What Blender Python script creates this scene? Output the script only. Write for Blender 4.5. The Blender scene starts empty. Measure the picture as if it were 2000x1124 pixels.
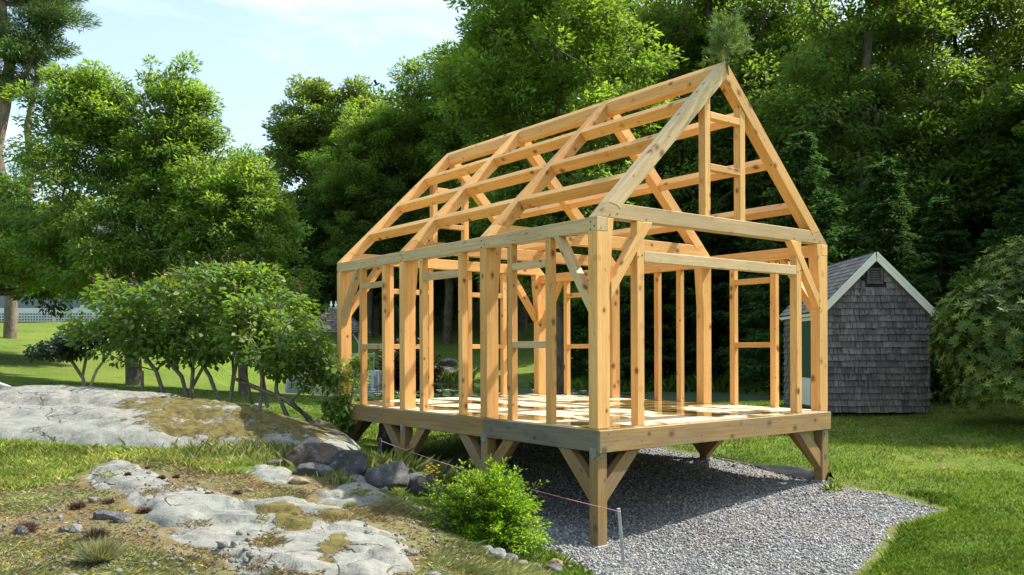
import bpy, bmesh, math, random
import numpy as np
from mathutils import Vector, Matrix

# ------------------------------------------------------------------ camera, world, sun
S = bpy.context.scene
C = S.collection
R = math.radians
CAMZ = 2.13
F = 1677.0
cam_d = bpy.data.cameras.new('camera')
cam = bpy.data.objects.new('camera', cam_d); C.objects.link(cam)
cam_d.sensor_width = 36; cam_d.lens = 36 * F / 2000
cam_d.shift_y = 0.0605; cam_d.clip_end = 1000; cam_d.clip_start = 0.05
ro = -0.0036
cam.matrix_world = Matrix(((math.cos(ro), -math.sin(ro), 0, 0), (0, 0, -1, 0), (math.sin(ro), math.cos(ro), 0, CAMZ), (0, 0, 0, 1)))
S.camera = cam

SUN_EL = R(51)
sdx, sdy = 0.934, 0.358            # horizontal direction towards the sun
world = bpy.data.worlds.new('World'); S.world = world; world.use_nodes = True
nt = world.node_tree; nt.nodes.clear()
out = nt.nodes.new('ShaderNodeOutputWorld'); bg = nt.nodes.new('ShaderNodeBackground')
sky = nt.nodes.new('ShaderNodeTexSky'); sky.sky_type = 'NISHITA'; sky.sun_disc = False
sky.sun_elevation = SUN_EL; sky.sun_rotation = math.atan2(sdx, sdy)
sky.air_density = 1.3; sky.dust_density = 2.2; sky.ozone_density = 1.0
tc = nt.nodes.new('ShaderNodeTexCoord')
mp = nt.nodes.new('ShaderNodeMapping'); mp.inputs['Scale'].default_value = (1.2, 1.2, 3.2); mp.inputs['Location'].default_value = (3.1, 0.4, 1.2)
nz = nt.nodes.new('ShaderNodeTexNoise'); nz.inputs['Scale'].default_value = 2.6; nz.inputs['Detail'].default_value = 8; nz.inputs['Roughness'].default_value = 0.62
nz.inputs['Distortion'].default_value = 0.6
cr = nt.nodes.new('ShaderNodeValToRGB'); cr.color_ramp.elements[0].position = 0.50; cr.color_ramp.elements[1].position = 0.66; cr.color_ramp.elements[0].color = (0.22, 0.22, 0.22, 1)
cr.color_ramp.elements[1].color = (0.85, 0.85, 0.85, 1)
mx = nt.nodes.new('ShaderNodeMix'); mx.data_type = 'RGBA'
mx.inputs[7].default_value = (3.9, 4.8, 5.4, 1)
nt.links.new(tc.outputs['Generated'], mp.inputs[0]); nt.links.new(mp.outputs[0], nz.inputs['Vector'])
nt.links.new(nz.outputs[0], cr.inputs[0]); nt.links.new(cr.outputs[0], mx.inputs[0]); nt.links.new(sky.outputs[0], mx.inputs[6])
nt.links.new(mx.outputs[2], bg.inputs[0]); bg.inputs[1].default_value = 0.13
nt.links.new(bg.outputs[0], out.inputs[0])
sun_d = bpy.data.lights.new('sun', 'SUN'); sun_d.energy = 4.2; sun_d.angle = R(0.6); sun_d.color = (1.0, 0.95, 0.86)
sun = bpy.data.objects.new('sun', sun_d); C.objects.link(sun)
sv = Vector((sdx * math.cos(SUN_EL), sdy * math.cos(SUN_EL), math.sin(SUN_EL)))
sun.rotation_euler = sv.to_track_quat('Z', 'Y').to_euler()
S.view_settings.view_transform = 'Standard'; S.view_settings.look = 'None'
S.view_settings.exposure = 1.1; S.view_settings.gamma = 1
S.cycles.max_bounces = 8; S.cycles.diffuse_bounces = 6; S.cycles.glossy_bounces = 3
S.cycles.transmission_bounces = 3; S.cycles.transparent_max_bounces = 6

# ------------------------------------------------------------------ helpers
rng = np.random.default_rng(7)

def tag(o, label=None, cat=None, group=None, kind=None):
    if label: o['label'] = label
    if cat: o['category'] = cat
    if group: o['group'] = group
    if kind: o['kind'] = kind
    return o

def empty(name, loc=(0, 0, 0), rz=0.0, parent=None):
    o = bpy.data.objects.new(name, None); C.objects.link(o)
    o.location = loc; o.rotation_euler = (0, 0, rz); o.parent = parent
    o.empty_display_size = 0.2
    return o

def link(name, me, m=None, parent=None, loc=None):
    o = bpy.data.objects.new(name, me); C.objects.link(o)
    if m is not None:
        for k in (m if isinstance(m, (list, tuple)) else [m]): me.materials.append(k)
    o.parent = parent
    if loc is not None: o.location = loc
    return o

def np_mesh(name, co, faces, k, attrs=None, smooth=False, matidx=None):
    """co (N,3), faces (M,k) int"""
    me = bpy.data.meshes.new(name)
    co = np.ascontiguousarray(co, dtype=np.float32); faces = np.ascontiguousarray(faces, dtype=np.int32)
    n, m = len(co), len(faces)
    me.vertices.add(n); me.vertices.foreach_set('co', co.ravel())
    me.loops.add(m * k); me.loops.foreach_set('vertex_index', faces.ravel())
    me.polygons.add(m); me.polygons.foreach_set('loop_start', np.arange(0, m * k, k, dtype=np.int32))
    if smooth: me.polygons.foreach_set('use_smooth', np.ones(m, dtype=bool))
    if matidx is not None: me.polygons.foreach_set('material_index', np.asarray(matidx, dtype=np.int32))
    if attrs:
        for a, v in attrs.items():
            v = np.asarray(v, dtype=np.float32)
            if v.ndim == 1: me.attributes.new(a, 'FLOAT', 'POINT').data.foreach_set('value', v)
            else: me.attributes.new(a, 'FLOAT_VECTOR', 'POINT').data.foreach_set('vector', v.ravel())
    me.update(calc_edges=True)
    return me

def grid_faces(nx, ny):
    i = np.arange(nx - 1)[None, :] + np.arange(ny - 1)[:, None] * nx
    i = i.ravel()
    return np.stack([i, i + 1, i + 1 + nx, i + nx], 1)

class MB:
    """collects quads (boxes, tubes, prisms) into one mesh"""
    def __init__(s): s.v = []; s.f = []
    def add(s, vs, fs):
        b = len(s.v); s.v += [tuple(p) for p in vs]; s.f += [tuple(i + b for i in f) for f in fs]
    def box(s, x0, x1, y0, y1, z0, z1):
        s.add([(x0, y0, z0), (x1, y0, z0), (x1, y1, z0), (x0, y1, z0), (x0, y0, z1), (x1, y0, z1), (x1, y1, z1), (x0, y1, z1)],
              [(0, 3, 2, 1), (4, 5, 6, 7), (0, 1, 5, 4), (1, 2, 6, 5), (2, 3, 7, 6), (3, 0, 4, 7)])
    def prism(s, poly, fn):
        """poly: list of 2-tuples; fn(a, b, t) -> 3d point, t in 0, 1"""
        n = len(poly)
        vs = [fn(a, b, 0) for a, b in poly] + [fn(a, b, 1) for a, b in poly]
        s.add(vs, [tuple(range(n))[::-1], tuple(range(n, 2 * n))] + [(i, (i + 1) % n, (i + 1) % n + n, i + n) for i in range(n)])
    def tube(s, pts, rad, sides=6, cap=True):
        pts = [Vector(p) for p in pts]; n = len(pts)
        if not hasattr(rad, '__len__'): rad = [rad] * n
        rings = []; ref = Vector((0.13, 0.21, 1)).normalized()
        for i, p in enumerate(pts):
            t = (pts[min(i + 1, n - 1)] - pts[max(i - 1, 0)])
            t = t.normalized() if t.length > 1e-9 else Vector((0, 0, 1))
            a = t.cross(ref)
            if a.length < 0.05: a = t.cross(Vector((1, 0, 0)))
            a.normalize(); b = t.cross(a)
            rings.append([p + (a * math.cos(2 * math.pi * k / sides) + b * math.sin(2 * math.pi * k / sides)) * rad[i] for k in range(sides)])
        vs = [q for r_ in rings for q in r_]
        fs = [(i * sides + k, i * sides + (k + 1) % sides, (i + 1) * sides + (k + 1) % sides, (i + 1) * sides + k) for i in range(n - 1) for k in range(sides)]
        if cap: fs += [tuple(range(sides))[::-1], tuple(range((n - 1) * sides, n * sides))]
        s.add(vs, fs)
    def lathe(s, prof, c=(0, 0, 0), sides=12):
        n = len(prof)
        vs = [(c[0] + r * math.cos(2 * math.pi * k / sides), c[1] + r * math.sin(2 * math.pi * k / sides), c[2] + z) for r, z in prof for k in range(sides)]
        fs = [(i * sides + k, i * sides + (k + 1) % sides, (i + 1) * sides + (k + 1) % sides, (i + 1) * sides + k) for i in range(n - 1) for k in range(sides)]
        fs += [tuple(range(sides))[::-1], tuple(range((n - 1) * sides, n * sides))]
        s.add(vs, fs)
    def build(s, name, m, parent=None, smooth=False, bevel=0, loc=None):
        me = bpy.data.meshes.new(name); me.from_pydata(s.v, [], s.f); me.update()
        bm = bmesh.new(); bm.from_mesh(me); bmesh.ops.recalc_face_normals(bm, faces=bm.faces)
        if bevel: bmesh.ops.bevel(bm, geom=bm.edges[:], offset=bevel, segments=1, affect='EDGES')
        bm.to_mesh(me); bm.free()
        if smooth: me.polygons.foreach_set('use_smooth', [True] * len(me.polygons))
        return link(name, me, m, parent, loc)

def vnoise(x, y, seed=0):
    """smooth value noise, vectorised"""
    xi = np.floor(x).astype(np.int64); yi = np.floor(y).astype(np.int64)
    fx = x - xi; fy = y - yi; fx = fx * fx * (3 - 2 * fx); fy = fy * fy * (3 - 2 * fy)
    def h(a, b):
        n = (a * 374761393 + b * 668265263 + seed * 1442695041) & 0xffffffff
        n = ((n ^ (n >> 13)) * 1274126177) & 0xffffffff
        return ((n ^ (n >> 16)) & 0xffff) / 65535.0
    return (h(xi, yi) * (1 - fx) + h(xi + 1, yi) * fx) * (1 - fy) + (h(xi, yi + 1) * (1 - fx) + h(xi + 1, yi + 1) * fx) * fy
def fbm(x, y, oct=4, seed=0, gain=0.5):
    s = 0; a = 1; t = 0
    for o in range(oct):
        s = s + a * vnoise(x * 2 ** o + 17.3 * o, y * 2 ** o - 9.1 * o, seed + o); t += a; a *= gain
    return s / t - 0.5
def sstep(a, b, x):
    t = np.clip((x - a) / (b - a), 0, 1); return t * t * (3 - 2 * t)

def sdist(px, py, poly):
    """signed distance to polygon, positive inside"""
    px = np.asarray(px, float); py = np.asarray(py, float)
    d = np.full(px.shape, 1e9); ins = np.zeros(px.shape, bool)
    n = len(poly)
    for i in range(n):
        ax, ay = poly[i]; bx, by = poly[(i + 1) % n]
        ex, ey = bx - ax, by - ay
        t = np.clip(((px - ax) * ex + (py - ay) * ey) / (ex * ex + ey * ey + 1e-12), 0, 1)
        d = np.minimum(d, (px - ax - t * ex) ** 2 + (py - ay - t * ey) ** 2)
        c = ((ay > py) != (by > py)) & (px < (bx - ax) * (py - ay) / (by - ay + 1e-12) + ax)
        ins ^= c
    d = np.sqrt(d)
    return np.where(ins, d, -d)

# ------------------------------------------------------------------ material helpers
def newmat(name):
    m = bpy.data.materials.new(name); m.use_nodes = True; m.node_tree.nodes.clear(); return m
class N:
    """small node-graph writer"""
    def __init__(s, m): s.t = m.node_tree
    def n(s, typ, **kw):
        o = s.t.nodes.new(typ)
        for k, v in kw.items():
            if k.startswith('i_'):
                key = k[2:]; key = int(key) if key.isdigit() else key.replace('_', ' ')
                s.set(o, key, v)
            else: setattr(o, k, v)
        return o
    def set(s, o, key, v):
        inp = o.inputs[key]
        if isinstance(v, bpy.types.NodeSocket): s.t.links.new(v, inp)
        elif isinstance(v, bpy.types.Node): s.t.links.new(v.outputs[0], inp)
        else: inp.default_value = v
    def math(s, op, a, b=0.0, c=None, clamp=False):
        o = s.n('ShaderNodeMath', operation=op, use_clamp=clamp); s.set(o, 0, a); s.set(o, 1, b)
        if c is not None: s.set(o, 2, c)
        return o.outputs[0]
    def mix(s, f, a, b, blend='MIX'):
        o = s.n('ShaderNodeMix', data_type='RGBA', blend_type=blend); s.set(o, 0, f)
        s.set(o, 6, a if not isinstance(a, tuple) else (*a[:3], 1)); s.set(o, 7, b if not isinstance(b, tuple) else (*b[:3], 1))
        return o.outputs[2]
    def ramp(s, f, stops, interp='LINEAR'):
        o = s.n('ShaderNodeValToRGB'); s.set(o, 0, f); e = o.color_ramp.elements; o.color_ramp.interpolation = interp
        while len(e) < len(stops): e.new(0.5)
        for i, (p, c) in enumerate(stops):
            e[i].position = p; e[i].color = (*c[:3], 1) if isinstance(c, tuple) else (c, c, c, 1)
        return o.outputs[0]
    def noise(s, vec, scale, detail=4, rough=0.55, dist=0.0, dims='3D'):
        o = s.n('ShaderNodeTexNoise', noise_dimensions=dims); s.set(o, 'Scale', scale); s.set(o, 'Detail', detail); s.set(o, 'Roughness', rough); s.set(o, 'Distortion', dist)
        if vec is not None: s.set(o, 'Vector', vec)
        return o.outputs[0]
    def vor(s, vec, scale, feature='F1', rand=1.0):
        o = s.n('ShaderNodeTexVoronoi', feature=feature); s.set(o, 'Scale', scale); s.set(o, 'Randomness', rand)
        if vec is not None: s.set(o, 'Vector', vec)
        return o
    def pos(s): return s.n('ShaderNodeNewGeometry').outputs['Position']
    def obj(s): return s.n('ShaderNodeTexCoord').outputs['Object']
    def attr(s, name, vec=False):
        o = s.n('ShaderNodeAttribute', attribute_name=name); return o.outputs['Vector' if vec else 'Fac']
    def mapv(s, v, scale=(1, 1, 1), loc=(0, 0, 0)):
        o = s.n('ShaderNodeMapping'); s.set(o, 0, v); o.inputs['Scale'].default_value = scale; o.inputs['Location'].default_value = loc; return o.outputs[0]
    def bump(s, h, strength=0.5, dist=0.02, normal=None):
        o = s.n('ShaderNodeBump'); s.set(o, 'Height', h); s.set(o, 'Strength', strength); s.set(o, 'Distance', dist)
        if normal is not None: s.set(o, 'Normal', normal)
        return o.outputs[0]
    def bsdf(s, col, rough=0.8, spec=0.3, normal=None, metal=0.0, **kw):
        o = s.n('ShaderNodeBsdfPrincipled')
        s.set(o, 'Base Color', (*col[:3], 1) if isinstance(col, tuple) else col); s.set(o, 'Roughness', rough)
        s.set(o, 'Specular IOR Level', spec); s.set(o, 'Metallic', metal)
        if normal is not None: s.set(o, 'Normal', normal)
        for k, v in kw.items(): s.set(o, k.replace('_', ' '), v)
        return o.outputs[0]
    def out(s, sh):
        o = s.n('ShaderNodeOutputMaterial'); s.set(o, 0, sh)

def leaf_mat(name, cols, trans=0.35, tint=(1.5, 1.5, 0.5), rough=0.45, spec=0.35, patch=0.35):
    """cols: list of colours picked per leaf by the rnd attribute"""
    m = newmat(name); g = N(m)
    r = g.attr('rnd')
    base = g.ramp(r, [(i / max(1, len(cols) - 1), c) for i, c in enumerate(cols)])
    nz_ = g.noise(g.obj(), 0.55, 3, 0.6)
    k = g.ramp(nz_, [(0.3, 1 - patch), (0.7, 1 + patch)])
    base = g.mix(1.0, base, k, 'MULTIPLY')
    tcol = g.mix(1.0, base, tint, 'MULTIPLY')
    sh = g.bsdf(base, rough, spec)
    tr = g.n('ShaderNodeBsdfTranslucent'); g.set(tr, 0, tcol)
    mxs = g.n('ShaderNodeMixShader'); g.set(mxs, 0, trans); g.set(mxs, 1, sh); g.set(mxs, 2, tr.outputs[0])
    g.out(mxs.outputs[0]); return m

def plain(name, col, rough=0.7, spec=0.3, var=0.15, scale=6, metal=0.0, bump=0.0, bscale=40):
    m = newmat(name); g = N(m)
    nzz = g.noise(g.obj(), scale, 5, 0.6)
    k = g.ramp(nzz, [(0.3, 1 - var), (0.7, 1 + var)])
    c = g.mix(1.0, col, k, 'MULTIPLY')
    nrm = g.bump(g.noise(g.obj(), bscale, 4), bump, 0.01) if bump else None
    g.out(g.bsdf(c, rough, spec, nrm, metal)); return m

def bark_mat(name, c1, c2, sc=9):
    m = newmat(name); g = N(m)
    v = g.mapv(g.obj(), (1, 1, 0.22))
    n1 = g.noise(v, sc * 2.2, 6, 0.65, 0.4)
    n2 = g.noise(g.obj(), 2.0, 3)
    col = g.mix(g.ramp(n1, [(0.35, 0.0), (0.65, 1.0)]), c1, c2)
    col = g.mix(g.ramp(n2, [(0.45, 0.0), (0.65, 0.45)]), col, (c2[0] * 1.5, c2[1] * 1.6, c2[2] * 1.6))
    g.out(g.bsdf(col, 0.9, 0.15, g.bump(n1, 0.7, 0.03))); return m

def wood_mat(name, c1, c2, knot, knots=0.75, stain=None, rough=0.62, grey=0.0):
    m = newmat(name); g = N(m)
    gv = g.attr('grain', True)
    wob = g.noise(g.mapv(gv, (0.5, 3, 3)), 1.6, 3, 0.5)
    ring = g.noise(g.mapv(gv, (0.7, 16, 16)), 2.2, 5, 0.6, 0.8)
    fine = g.noise(g.mapv(gv, (3, 90, 90)), 2.0, 3, 0.5)
    col = g.mix(g.ramp(ring, [(0.32, 0.0), (0.7, 1.0)]), c1, c2)
    col = g.mix(g.math('MULTIPLY', g.ramp(fine, [(0.45, 0.0), (0.75, 1.0)]), 0.35), col, c2)
    col = g.mix(1.0, col, g.ramp(wob, [(0.3, 0.86), (0.7, 1.1)]), 'MULTIPLY')
    # slight tone shift from timber to timber
    tone = g.attr('tone')
    col = g.mix(1.0, col, g.ramp(tone, [(0.0, (0.80, 0.76, 0.72)), (0.5, (1.0, 1.0, 1.0)), (1.0, (1.12, 1.10, 1.10))]), 'MULTIPLY')
    vo = g.vor(g.mapv(gv, (3.2, 4.4, 4.4)), 1.75)
    kd = g.math('ADD', vo.outputs['Distance'], g.math('MULTIPLY', g.math('SUBTRACT', wob, 0.5), 0.05))
    sepc = g.n('ShaderNodeSeparateColor'); g.set(sepc, 0, vo.outputs['Color'])
    size = g.math('MULTIPLY', g.math('GREATER_THAN', sepc.outputs[0], 1 - knots), g.math('ADD', 0.12, g.math('MULTIPLY', g.math('POWER', sepc.outputs[1], 2.0), 0.36)))
    rel = g.math('DIVIDE', kd, g.math('ADD', size, 0.0001))
    halo = g.ramp(rel, [(0.0, 1.0), (0.45, 0.9), (0.6, 0.4), (1.0, 0.0)])
    col = g.mix(halo, col, knot)
    chk = g.noise(g.mapv(gv, (1.1, 26, 26), (7, 3, 1)), 1.6, 2, 0.5)
    chm = g.ramp(g.noise(g.mapv(gv, (.5, 2, 2), (1, 9, 4)), 1.4, 2), [(0.55, 0.0), (0.62, 1.0)])
    col = g.mix(g.math('MULTIPLY', g.math('MULTIPLY', g.ramp(chk, [(0.485, 0.0), (0.5, 1.0), (0.515, 0.0)]), chm), .65), col, (c2[0] * .25, c2[1] * .22, c2[2] * .2))
    if grey:
        gm = g.noise(g.mapv(gv, (1.0, 4, 4)), 1.3, 4, 0.6)
        col = g.mix(g.math('MULTIPLY', g.ramp(gm, [(0.38, 0.0), (0.6, 1.0)]), grey), col, (0.20, 0.19, 0.17))
    if stain:
        st = g.noise(g.mapv(gv, (1.2, 6, 6)), 2.5, 5, 0.65)
        col = g.mix(g.math('MULTIPLY', g.ramp(st, [(0.55, 0.0), (0.72, 1.0)]), 0.5), col, stain)
    g.out(g.bsdf(col, rough, 0.25, g.bump(g.math('ADD', fine, g.math('MULTIPLY', ring, 0.6)), 0.25, 0.004))); return m

M = {}
M['pine'] = wood_mat('pine_timber', (0.79, 0.475, 0.185), (0.63, 0.32, 0.10), (0.20, 0.075, 0.03), knots=0.6)
M['plate'] = wood_mat('weathered_pine_timber', (0.62, 0.46, 0.27), (0.46, 0.32, 0.165), (0.18, 0.08, 0.035), knots=0.6, stain=(0.33, 0.27, 0.17))
M['treated'] = wood_mat('treated_timber', (0.40, 0.255, 0.105), (0.26, 0.155, 0.055), (0.12, 0.06, 0.03), knots=0.65, grey=0.3)
M['grey'] = wood_mat('grey_weathered_timber', (0.26, 0.215, 0.145), (0.13, 0.11, 0.08), (0.08, 0.055, 0.035), knots=0.6, grey=0.45)
M['steel'] = plain('galvanised_steel', (0.26, 0.30, 0.31), 0.45, 0.5, 0.3, 30, 0.6)
M['concrete'] = plain('concrete', (0.33, 0.33, 0.32), 0.9, 0.2, 0.15, 20, bump=0.3)
M['white'] = plain('white_paint', (0.74, 0.76, 0.76), 0.5, 0.4, 0.06, 3)
M['cream'] = plain('cream_trim_paint', (0.76, 0.77, 0.70), 0.5, 0.4, 0.06, 3)
M['dgreen'] = plain('green_door_paint', (0.035, 0.085, 0.055), 0.45, 0.4, 0.1, 3)
M['dark'] = plain('dark_shadow_board', (0.03, 0.03, 0.03), 0.9, 0.1, 0.1, 3)
M['bark'] = bark_mat('grey_brown_bark', (0.055, 0.042, 0.03), (0.16, 0.13, 0.10))
M['lbark'] = bark_mat('lilac_bark', (0.13, 0.10, 0.075), (0.32, 0.28, 0.22), 14)
M['pbark'] = bark_mat('pine_bark', (0.10, 0.07, 0.05), (0.24, 0.19, 0.15))
M['ash'] = leaf_mat('ash_leaves', [(0.065, 0.13, 0.03), (0.12, 0.205, 0.045), (0.18, 0.27, 0.06), (0.28, 0.37, 0.10)], 0.56)
M['oak'] = leaf_mat('forest_leaves', [(0.075, 0.13, 0.04), (0.135, 0.21, 0.056), (0.21, 0.285, 0.08)], 0.58, spec=.15)
M['dull'] = leaf_mat('dull_forest_leaves', [(0.085, 0.14, 0.045), (0.15, 0.21, 0.06), (0.22, 0.28, 0.08)], 0.58, spec=.2)
M['shade'] = leaf_mat('deep_green_leaves', [(0.038, 0.08, 0.02), (0.068, 0.13, 0.03), (0.11, 0.18, 0.04)], 0.5, spec=.15)
M['needle'] = leaf_mat('dark_needles', [(0.032, 0.075, 0.024), (0.058, 0.12, 0.036), (0.09, 0.165, 0.044)], 0.42, (1.1, 1.2, 0.7), spec=.05, rough=.8)
M['bneedle'] = leaf_mat('blue_green_needles', [(0.025, 0.055, 0.035), (0.045, 0.085, 0.055)], 0.15, (1.1, 1.2, 0.7), spec=.1, rough=.7)
M['pneedle'] = leaf_mat('pine_needles', [(0.06, 0.13, 0.035), (0.11, 0.19, 0.05), (0.17, 0.24, 0.07)], 0.35, (1.2, 1.2, 0.6))
M['bough'] = leaf_mat('bough_needles', [(0.08, 0.16, 0.045), (0.15, 0.24, 0.07), (0.23, 0.31, 0.11)], 0.35, (1.2, 1.2, 0.6), patch=0.15)
M['lilac'] = leaf_mat('lilac_leaves', [(0.06, 0.12, 0.03), (0.10, 0.19, 0.035), (0.17, 0.27, 0.045), (0.34, 0.38, 0.05)], 0.42, spec=0.3)
M['lilac_seed'] = leaf_mat('lilac_seed_heads', [(0.10, 0.045, 0.025), (0.17, 0.08, 0.045)], 0.1, (1, 1, 1))
M['rhodo'] = leaf_mat('rhododendron_leaves', [(0.04, 0.085, 0.016), (0.085, 0.15, 0.026), (0.17, 0.23, 0.04), (0.34, 0.38, 0.075)], 0.25, spec=0.25, rough=0.45)
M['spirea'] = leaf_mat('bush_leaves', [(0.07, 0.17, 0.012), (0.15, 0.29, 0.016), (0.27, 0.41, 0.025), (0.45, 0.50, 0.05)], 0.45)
M['smallshrub'] = leaf_mat('dark_shrub_leaves', [(0.018, 0.04, 0.014), (0.035, 0.065, 0.022)], 0.2, spec=0.5)
M['redshrub'] = leaf_mat('dark_red_leaves', [(0.045, 0.018, 0.014), (0.08, 0.035, 0.02)], 0.2, (1, 1, 1))

# ------------------------------------------------------------------ terrain
def at(px, py, d):
    """the point at depth d metres seen at photograph pixel px, py"""
    return Vector(((px - 1000) / F * d, d, CAMZ + (683 - py) / F * d))

TP = np.array([
 (.9, 9.0, 0), (2.0, 7.6, -.10), (3.6, 8.3, -.02), (1.0, 7.4, -.02), (2.2, 10.0, .08), (4.3, 11.6, .30), (2.9, 13.3, .42), (-.32, 10.6, .12),
 (-1.5, 12.2, .36), (-2.75, 13.9, .60), (1.0, 13, .34), (-.7, 15.5, .58), (.6, 16.6, .60), (4.5, 9.5, .10), (5.2, 10.5, .20), (2.0, 5.0, -.15), (5.0, 5.5, -.05),
 (6.5, 9.6, .24), (5.2, 7.8, .04), (8, 12, .50), (10.5, 10, .42), (8, 7, .2), (4.7, 14.5, .5), (7.2, 16.8, .79), (10, 17, .84), (6, 20, .85), (9.3, 15.3, .78), (13, 14, .8),
 (13, 20, 1.1), (17, 10, .8), (18, 25, 1.6),
 (-3, 5.6, .56), (-1.6, 6.2, .50), (-.5, 6.6, .44), (.25, 7.3, .18), (-5, 6.3, .62), (-3.5, 8, .68), (-2, 8.3, .60), (-.95, 8.5, .50), (-.35, 8.5, .30), (-2, 9.9, .68),
 (-1.3, 9.5, .55), (-.95, 10.3, .36), (-5, 9, .75), (-3.5, 10, .80), (-6.2, 10.8, .95), (-4, 11.2, .86), (-2.4, 11.2, .72), (-9, 9.5, 1.0), (-7, 3, .6), (0, 3, .3),
 (-9.2, 15.0, 1.38), (-6.9, 14.3, 1.37), (-5.4, 13.8, 1.26), (-3.9, 13.3, 1.12), (-2.9, 12.9, .93), (-2.2, 12.3, .75), (-9.5, 12.6, 1.2), (-6.5, 12.2, 1.12),
 (-9, 18.5, 1.02), (-6, 17.5, .92), (-4, 16.5, .74), (-3, 15.3, .63), (-13, 16, 1.35), (-16, 12, 1.4),
 (-5, 22, .62), (0, 23, .5), (5, 25, .5), (-10, 26, .95), (-13, 22, 1.15), (-16, 28, 1.35), (-19, 35, 1.95), (-25, 45, 3.2), (-30, 51, 3.85), (-24, 51, 3.7),
 (-10, 32, .75), (-14, 40, 1.3), (-15, 50, 2.0), (-20, 60, 4.2), (0, 28, .45), (8, 28, .45), (0, 44, .5), (-8, 52, .9), (-3, 52, .6), (5, 45, 1.0), (12, 36, 1.0),
 (-6, 62, 2.2), (-4, 75, 4.2), (4, 70, 4.5), (15, 60, 4.0), (22, 40, 2.6), (30, 25, 2.2), (-35, 70, 5.5), (-40, 30, 2.8), (-25, 20, 1.8), (30, 5, 1.0), (-30, 0, 1.2)], float)
def _phi(r2): return np.where(r2 > 1e-12, r2 * np.log(r2 + 1e-12) * 0.5, 0)
_n = len(TP); _K = _phi((TP[:, None, 0] - TP[None, :, 0]) ** 2 + (TP[:, None, 1] - TP[None, :, 1]) ** 2)
_A = np.zeros((_n + 3, _n + 3)); _A[:_n, :_n] = _K + 0.02 * np.eye(_n)
_A[:_n, _n] = 1; _A[:_n, _n + 1:] = TP[:, :2]; _A[_n:, :_n] = _A[:_n, _n:].T
_W = np.linalg.solve(_A, np.concatenate([TP[:, 2], [0, 0, 0]]))
POND = [(-13.5, 43), (-11.6, 36), (-8, 31.5), (-4, 30.2), (0, 29.8), (6, 29.2), (10, 29.4), (12, 33), (8, 36.6), (3, 39), (-1, 43), (-3, 49), (-8, 51), (-12.5, 49)]
WATER = 0.30
def Hb(x, y):
    x = np.asarray(x, float); y = np.asarray(y, float); sh = x.shape; x = x.ravel(); y = y.ravel()
    z = np.empty(x.shape)
    for i in range(0, len(x), 60000):
        xs, ys = x[i:i + 60000], y[i:i + 60000]
        r2 = (xs[:, None] - TP[None, :, 0]) ** 2 + (ys[:, None] - TP[None, :, 1]) ** 2
        z[i:i + 60000] = _phi(r2) @ _W[:_n] + _W[_n] + _W[_n + 1] * xs + _W[_n + 2] * ys
    rr = np.sqrt((x) ** 2 + (y - 30) ** 2)
    z = z * (1 - sstep(42, 85, rr)) + 12 * sstep(42, 85, rr)
    z = z + 0.05 * fbm(x * .55, y * .55, 4, 3) + 0.30 * fbm(x * .12, y * .12, 2, 5) * sstep(22, 50, y)
    pd = sdist(x, y, POND)
    z = np.where(pd > -2, z * (1 - sstep(-1.6, .6, pd)) + (WATER - .25) * sstep(-1.6, .6, pd), z)
    return z.reshape(sh)
def H1(x, y): return float(Hb(np.array([x]), np.array([y]))[0])
def hit(px, py):
    """plan position where the ray through a photograph pixel meets the terrain"""
    d = np.linspace(4.5, 60, 1800)
    X = (px - 1000) / F * d; Z = CAMZ + (683 - py) / F * d
    g = Hb(X, d); k = np.argmax(Z < g)
    return (float(X[k]), float(d[k])) if Z[k] < g[k] else (float(X[-1]), 60.0)
def plan(pts): return [hit(*p) for p in pts]

GRAVEL = [(1.2, 5.0), (.72, 7.9), (.40, 8.55), (.05, 9.0), (-.35, 9.5), (-.9, 10.9), (-1.35, 11.9), (-1.6, 12.8), (-1.0, 14.2), (0.2, 15.2), (1.7, 15.2), (2.6, 14.4), (3.2, 13.4), (3.75, 12.6), (4.15, 11.85), (4.6, 11.3), (5.15, 10.75),
          (5.2, 10.2), (4.35, 9.7), (4.15, 9.25), (3.6, 8.55), (3.25, 8.1), (3.1, 7.2), (3.2, 5.0)]
LEDGE = [(-14, 13.2), (-9.8, 12.3), (-6.6, 10.95), (-5.4, 10.8), (-4.6, 10.9), (-3.9, 11.1), (-3.1, 11.0), (-2.6, 11.0), (-2.1, 11.2), (-1.75, 11.6), (-1.9, 12.1), (-2.3, 12.7), (-3.0, 13.3), (-4.2, 13.9), (-6, 14.6), (-9, 15.4), (-14, 15.8)]
OUT1 = plan([(148, 936), (205, 903), (262, 906), (312, 922), (350, 950), (420, 964), (482, 985), (560, 976), (628, 984), (668, 962), (760, 972), (742, 986), (690, 1000), (690, 1010), (760, 1040), (818, 1082), (812, 1110), (760, 1122),
             (700, 1160), (640, 1210), (470, 1210), (430, 1118), (395, 1088), (350, 1070), (318, 1048), (330, 1030), (285, 1012), (262, 992), (228, 986), (236, 962), (180, 948)])
OUT2 = plan([(466, 914), (520, 914), (572, 924), (604, 938), (560, 946), (510, 936)])
OUT3 = plan([(590, 984), (640, 948), (700, 934), (748, 956), (764, 976), (700, 984), (640, 990)])
OUT4 = plan([(856, 1012), (884, 1002), (944, 1010), (948, 1036), (900, 1046), (868, 1052)])
BROWN = plan([(-300, 985), (60, 955), (150, 925), (205, 895), (320, 905), (430, 930), (540, 925), (650, 930), (790, 975), (860, 1000), (880, 1060), (960, 1075), (1060, 1110)]) + [(.5, 6.4), (.2, 4.0), (-6, 4.0), (-9, 6.5)]
MOSSP = plan([(250, 806), (330, 796), (450, 797), (560, 810), (650, 838), (700, 862), (660, 882), (520, 872), (400, 868), (300, 862), (262, 838)])

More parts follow.
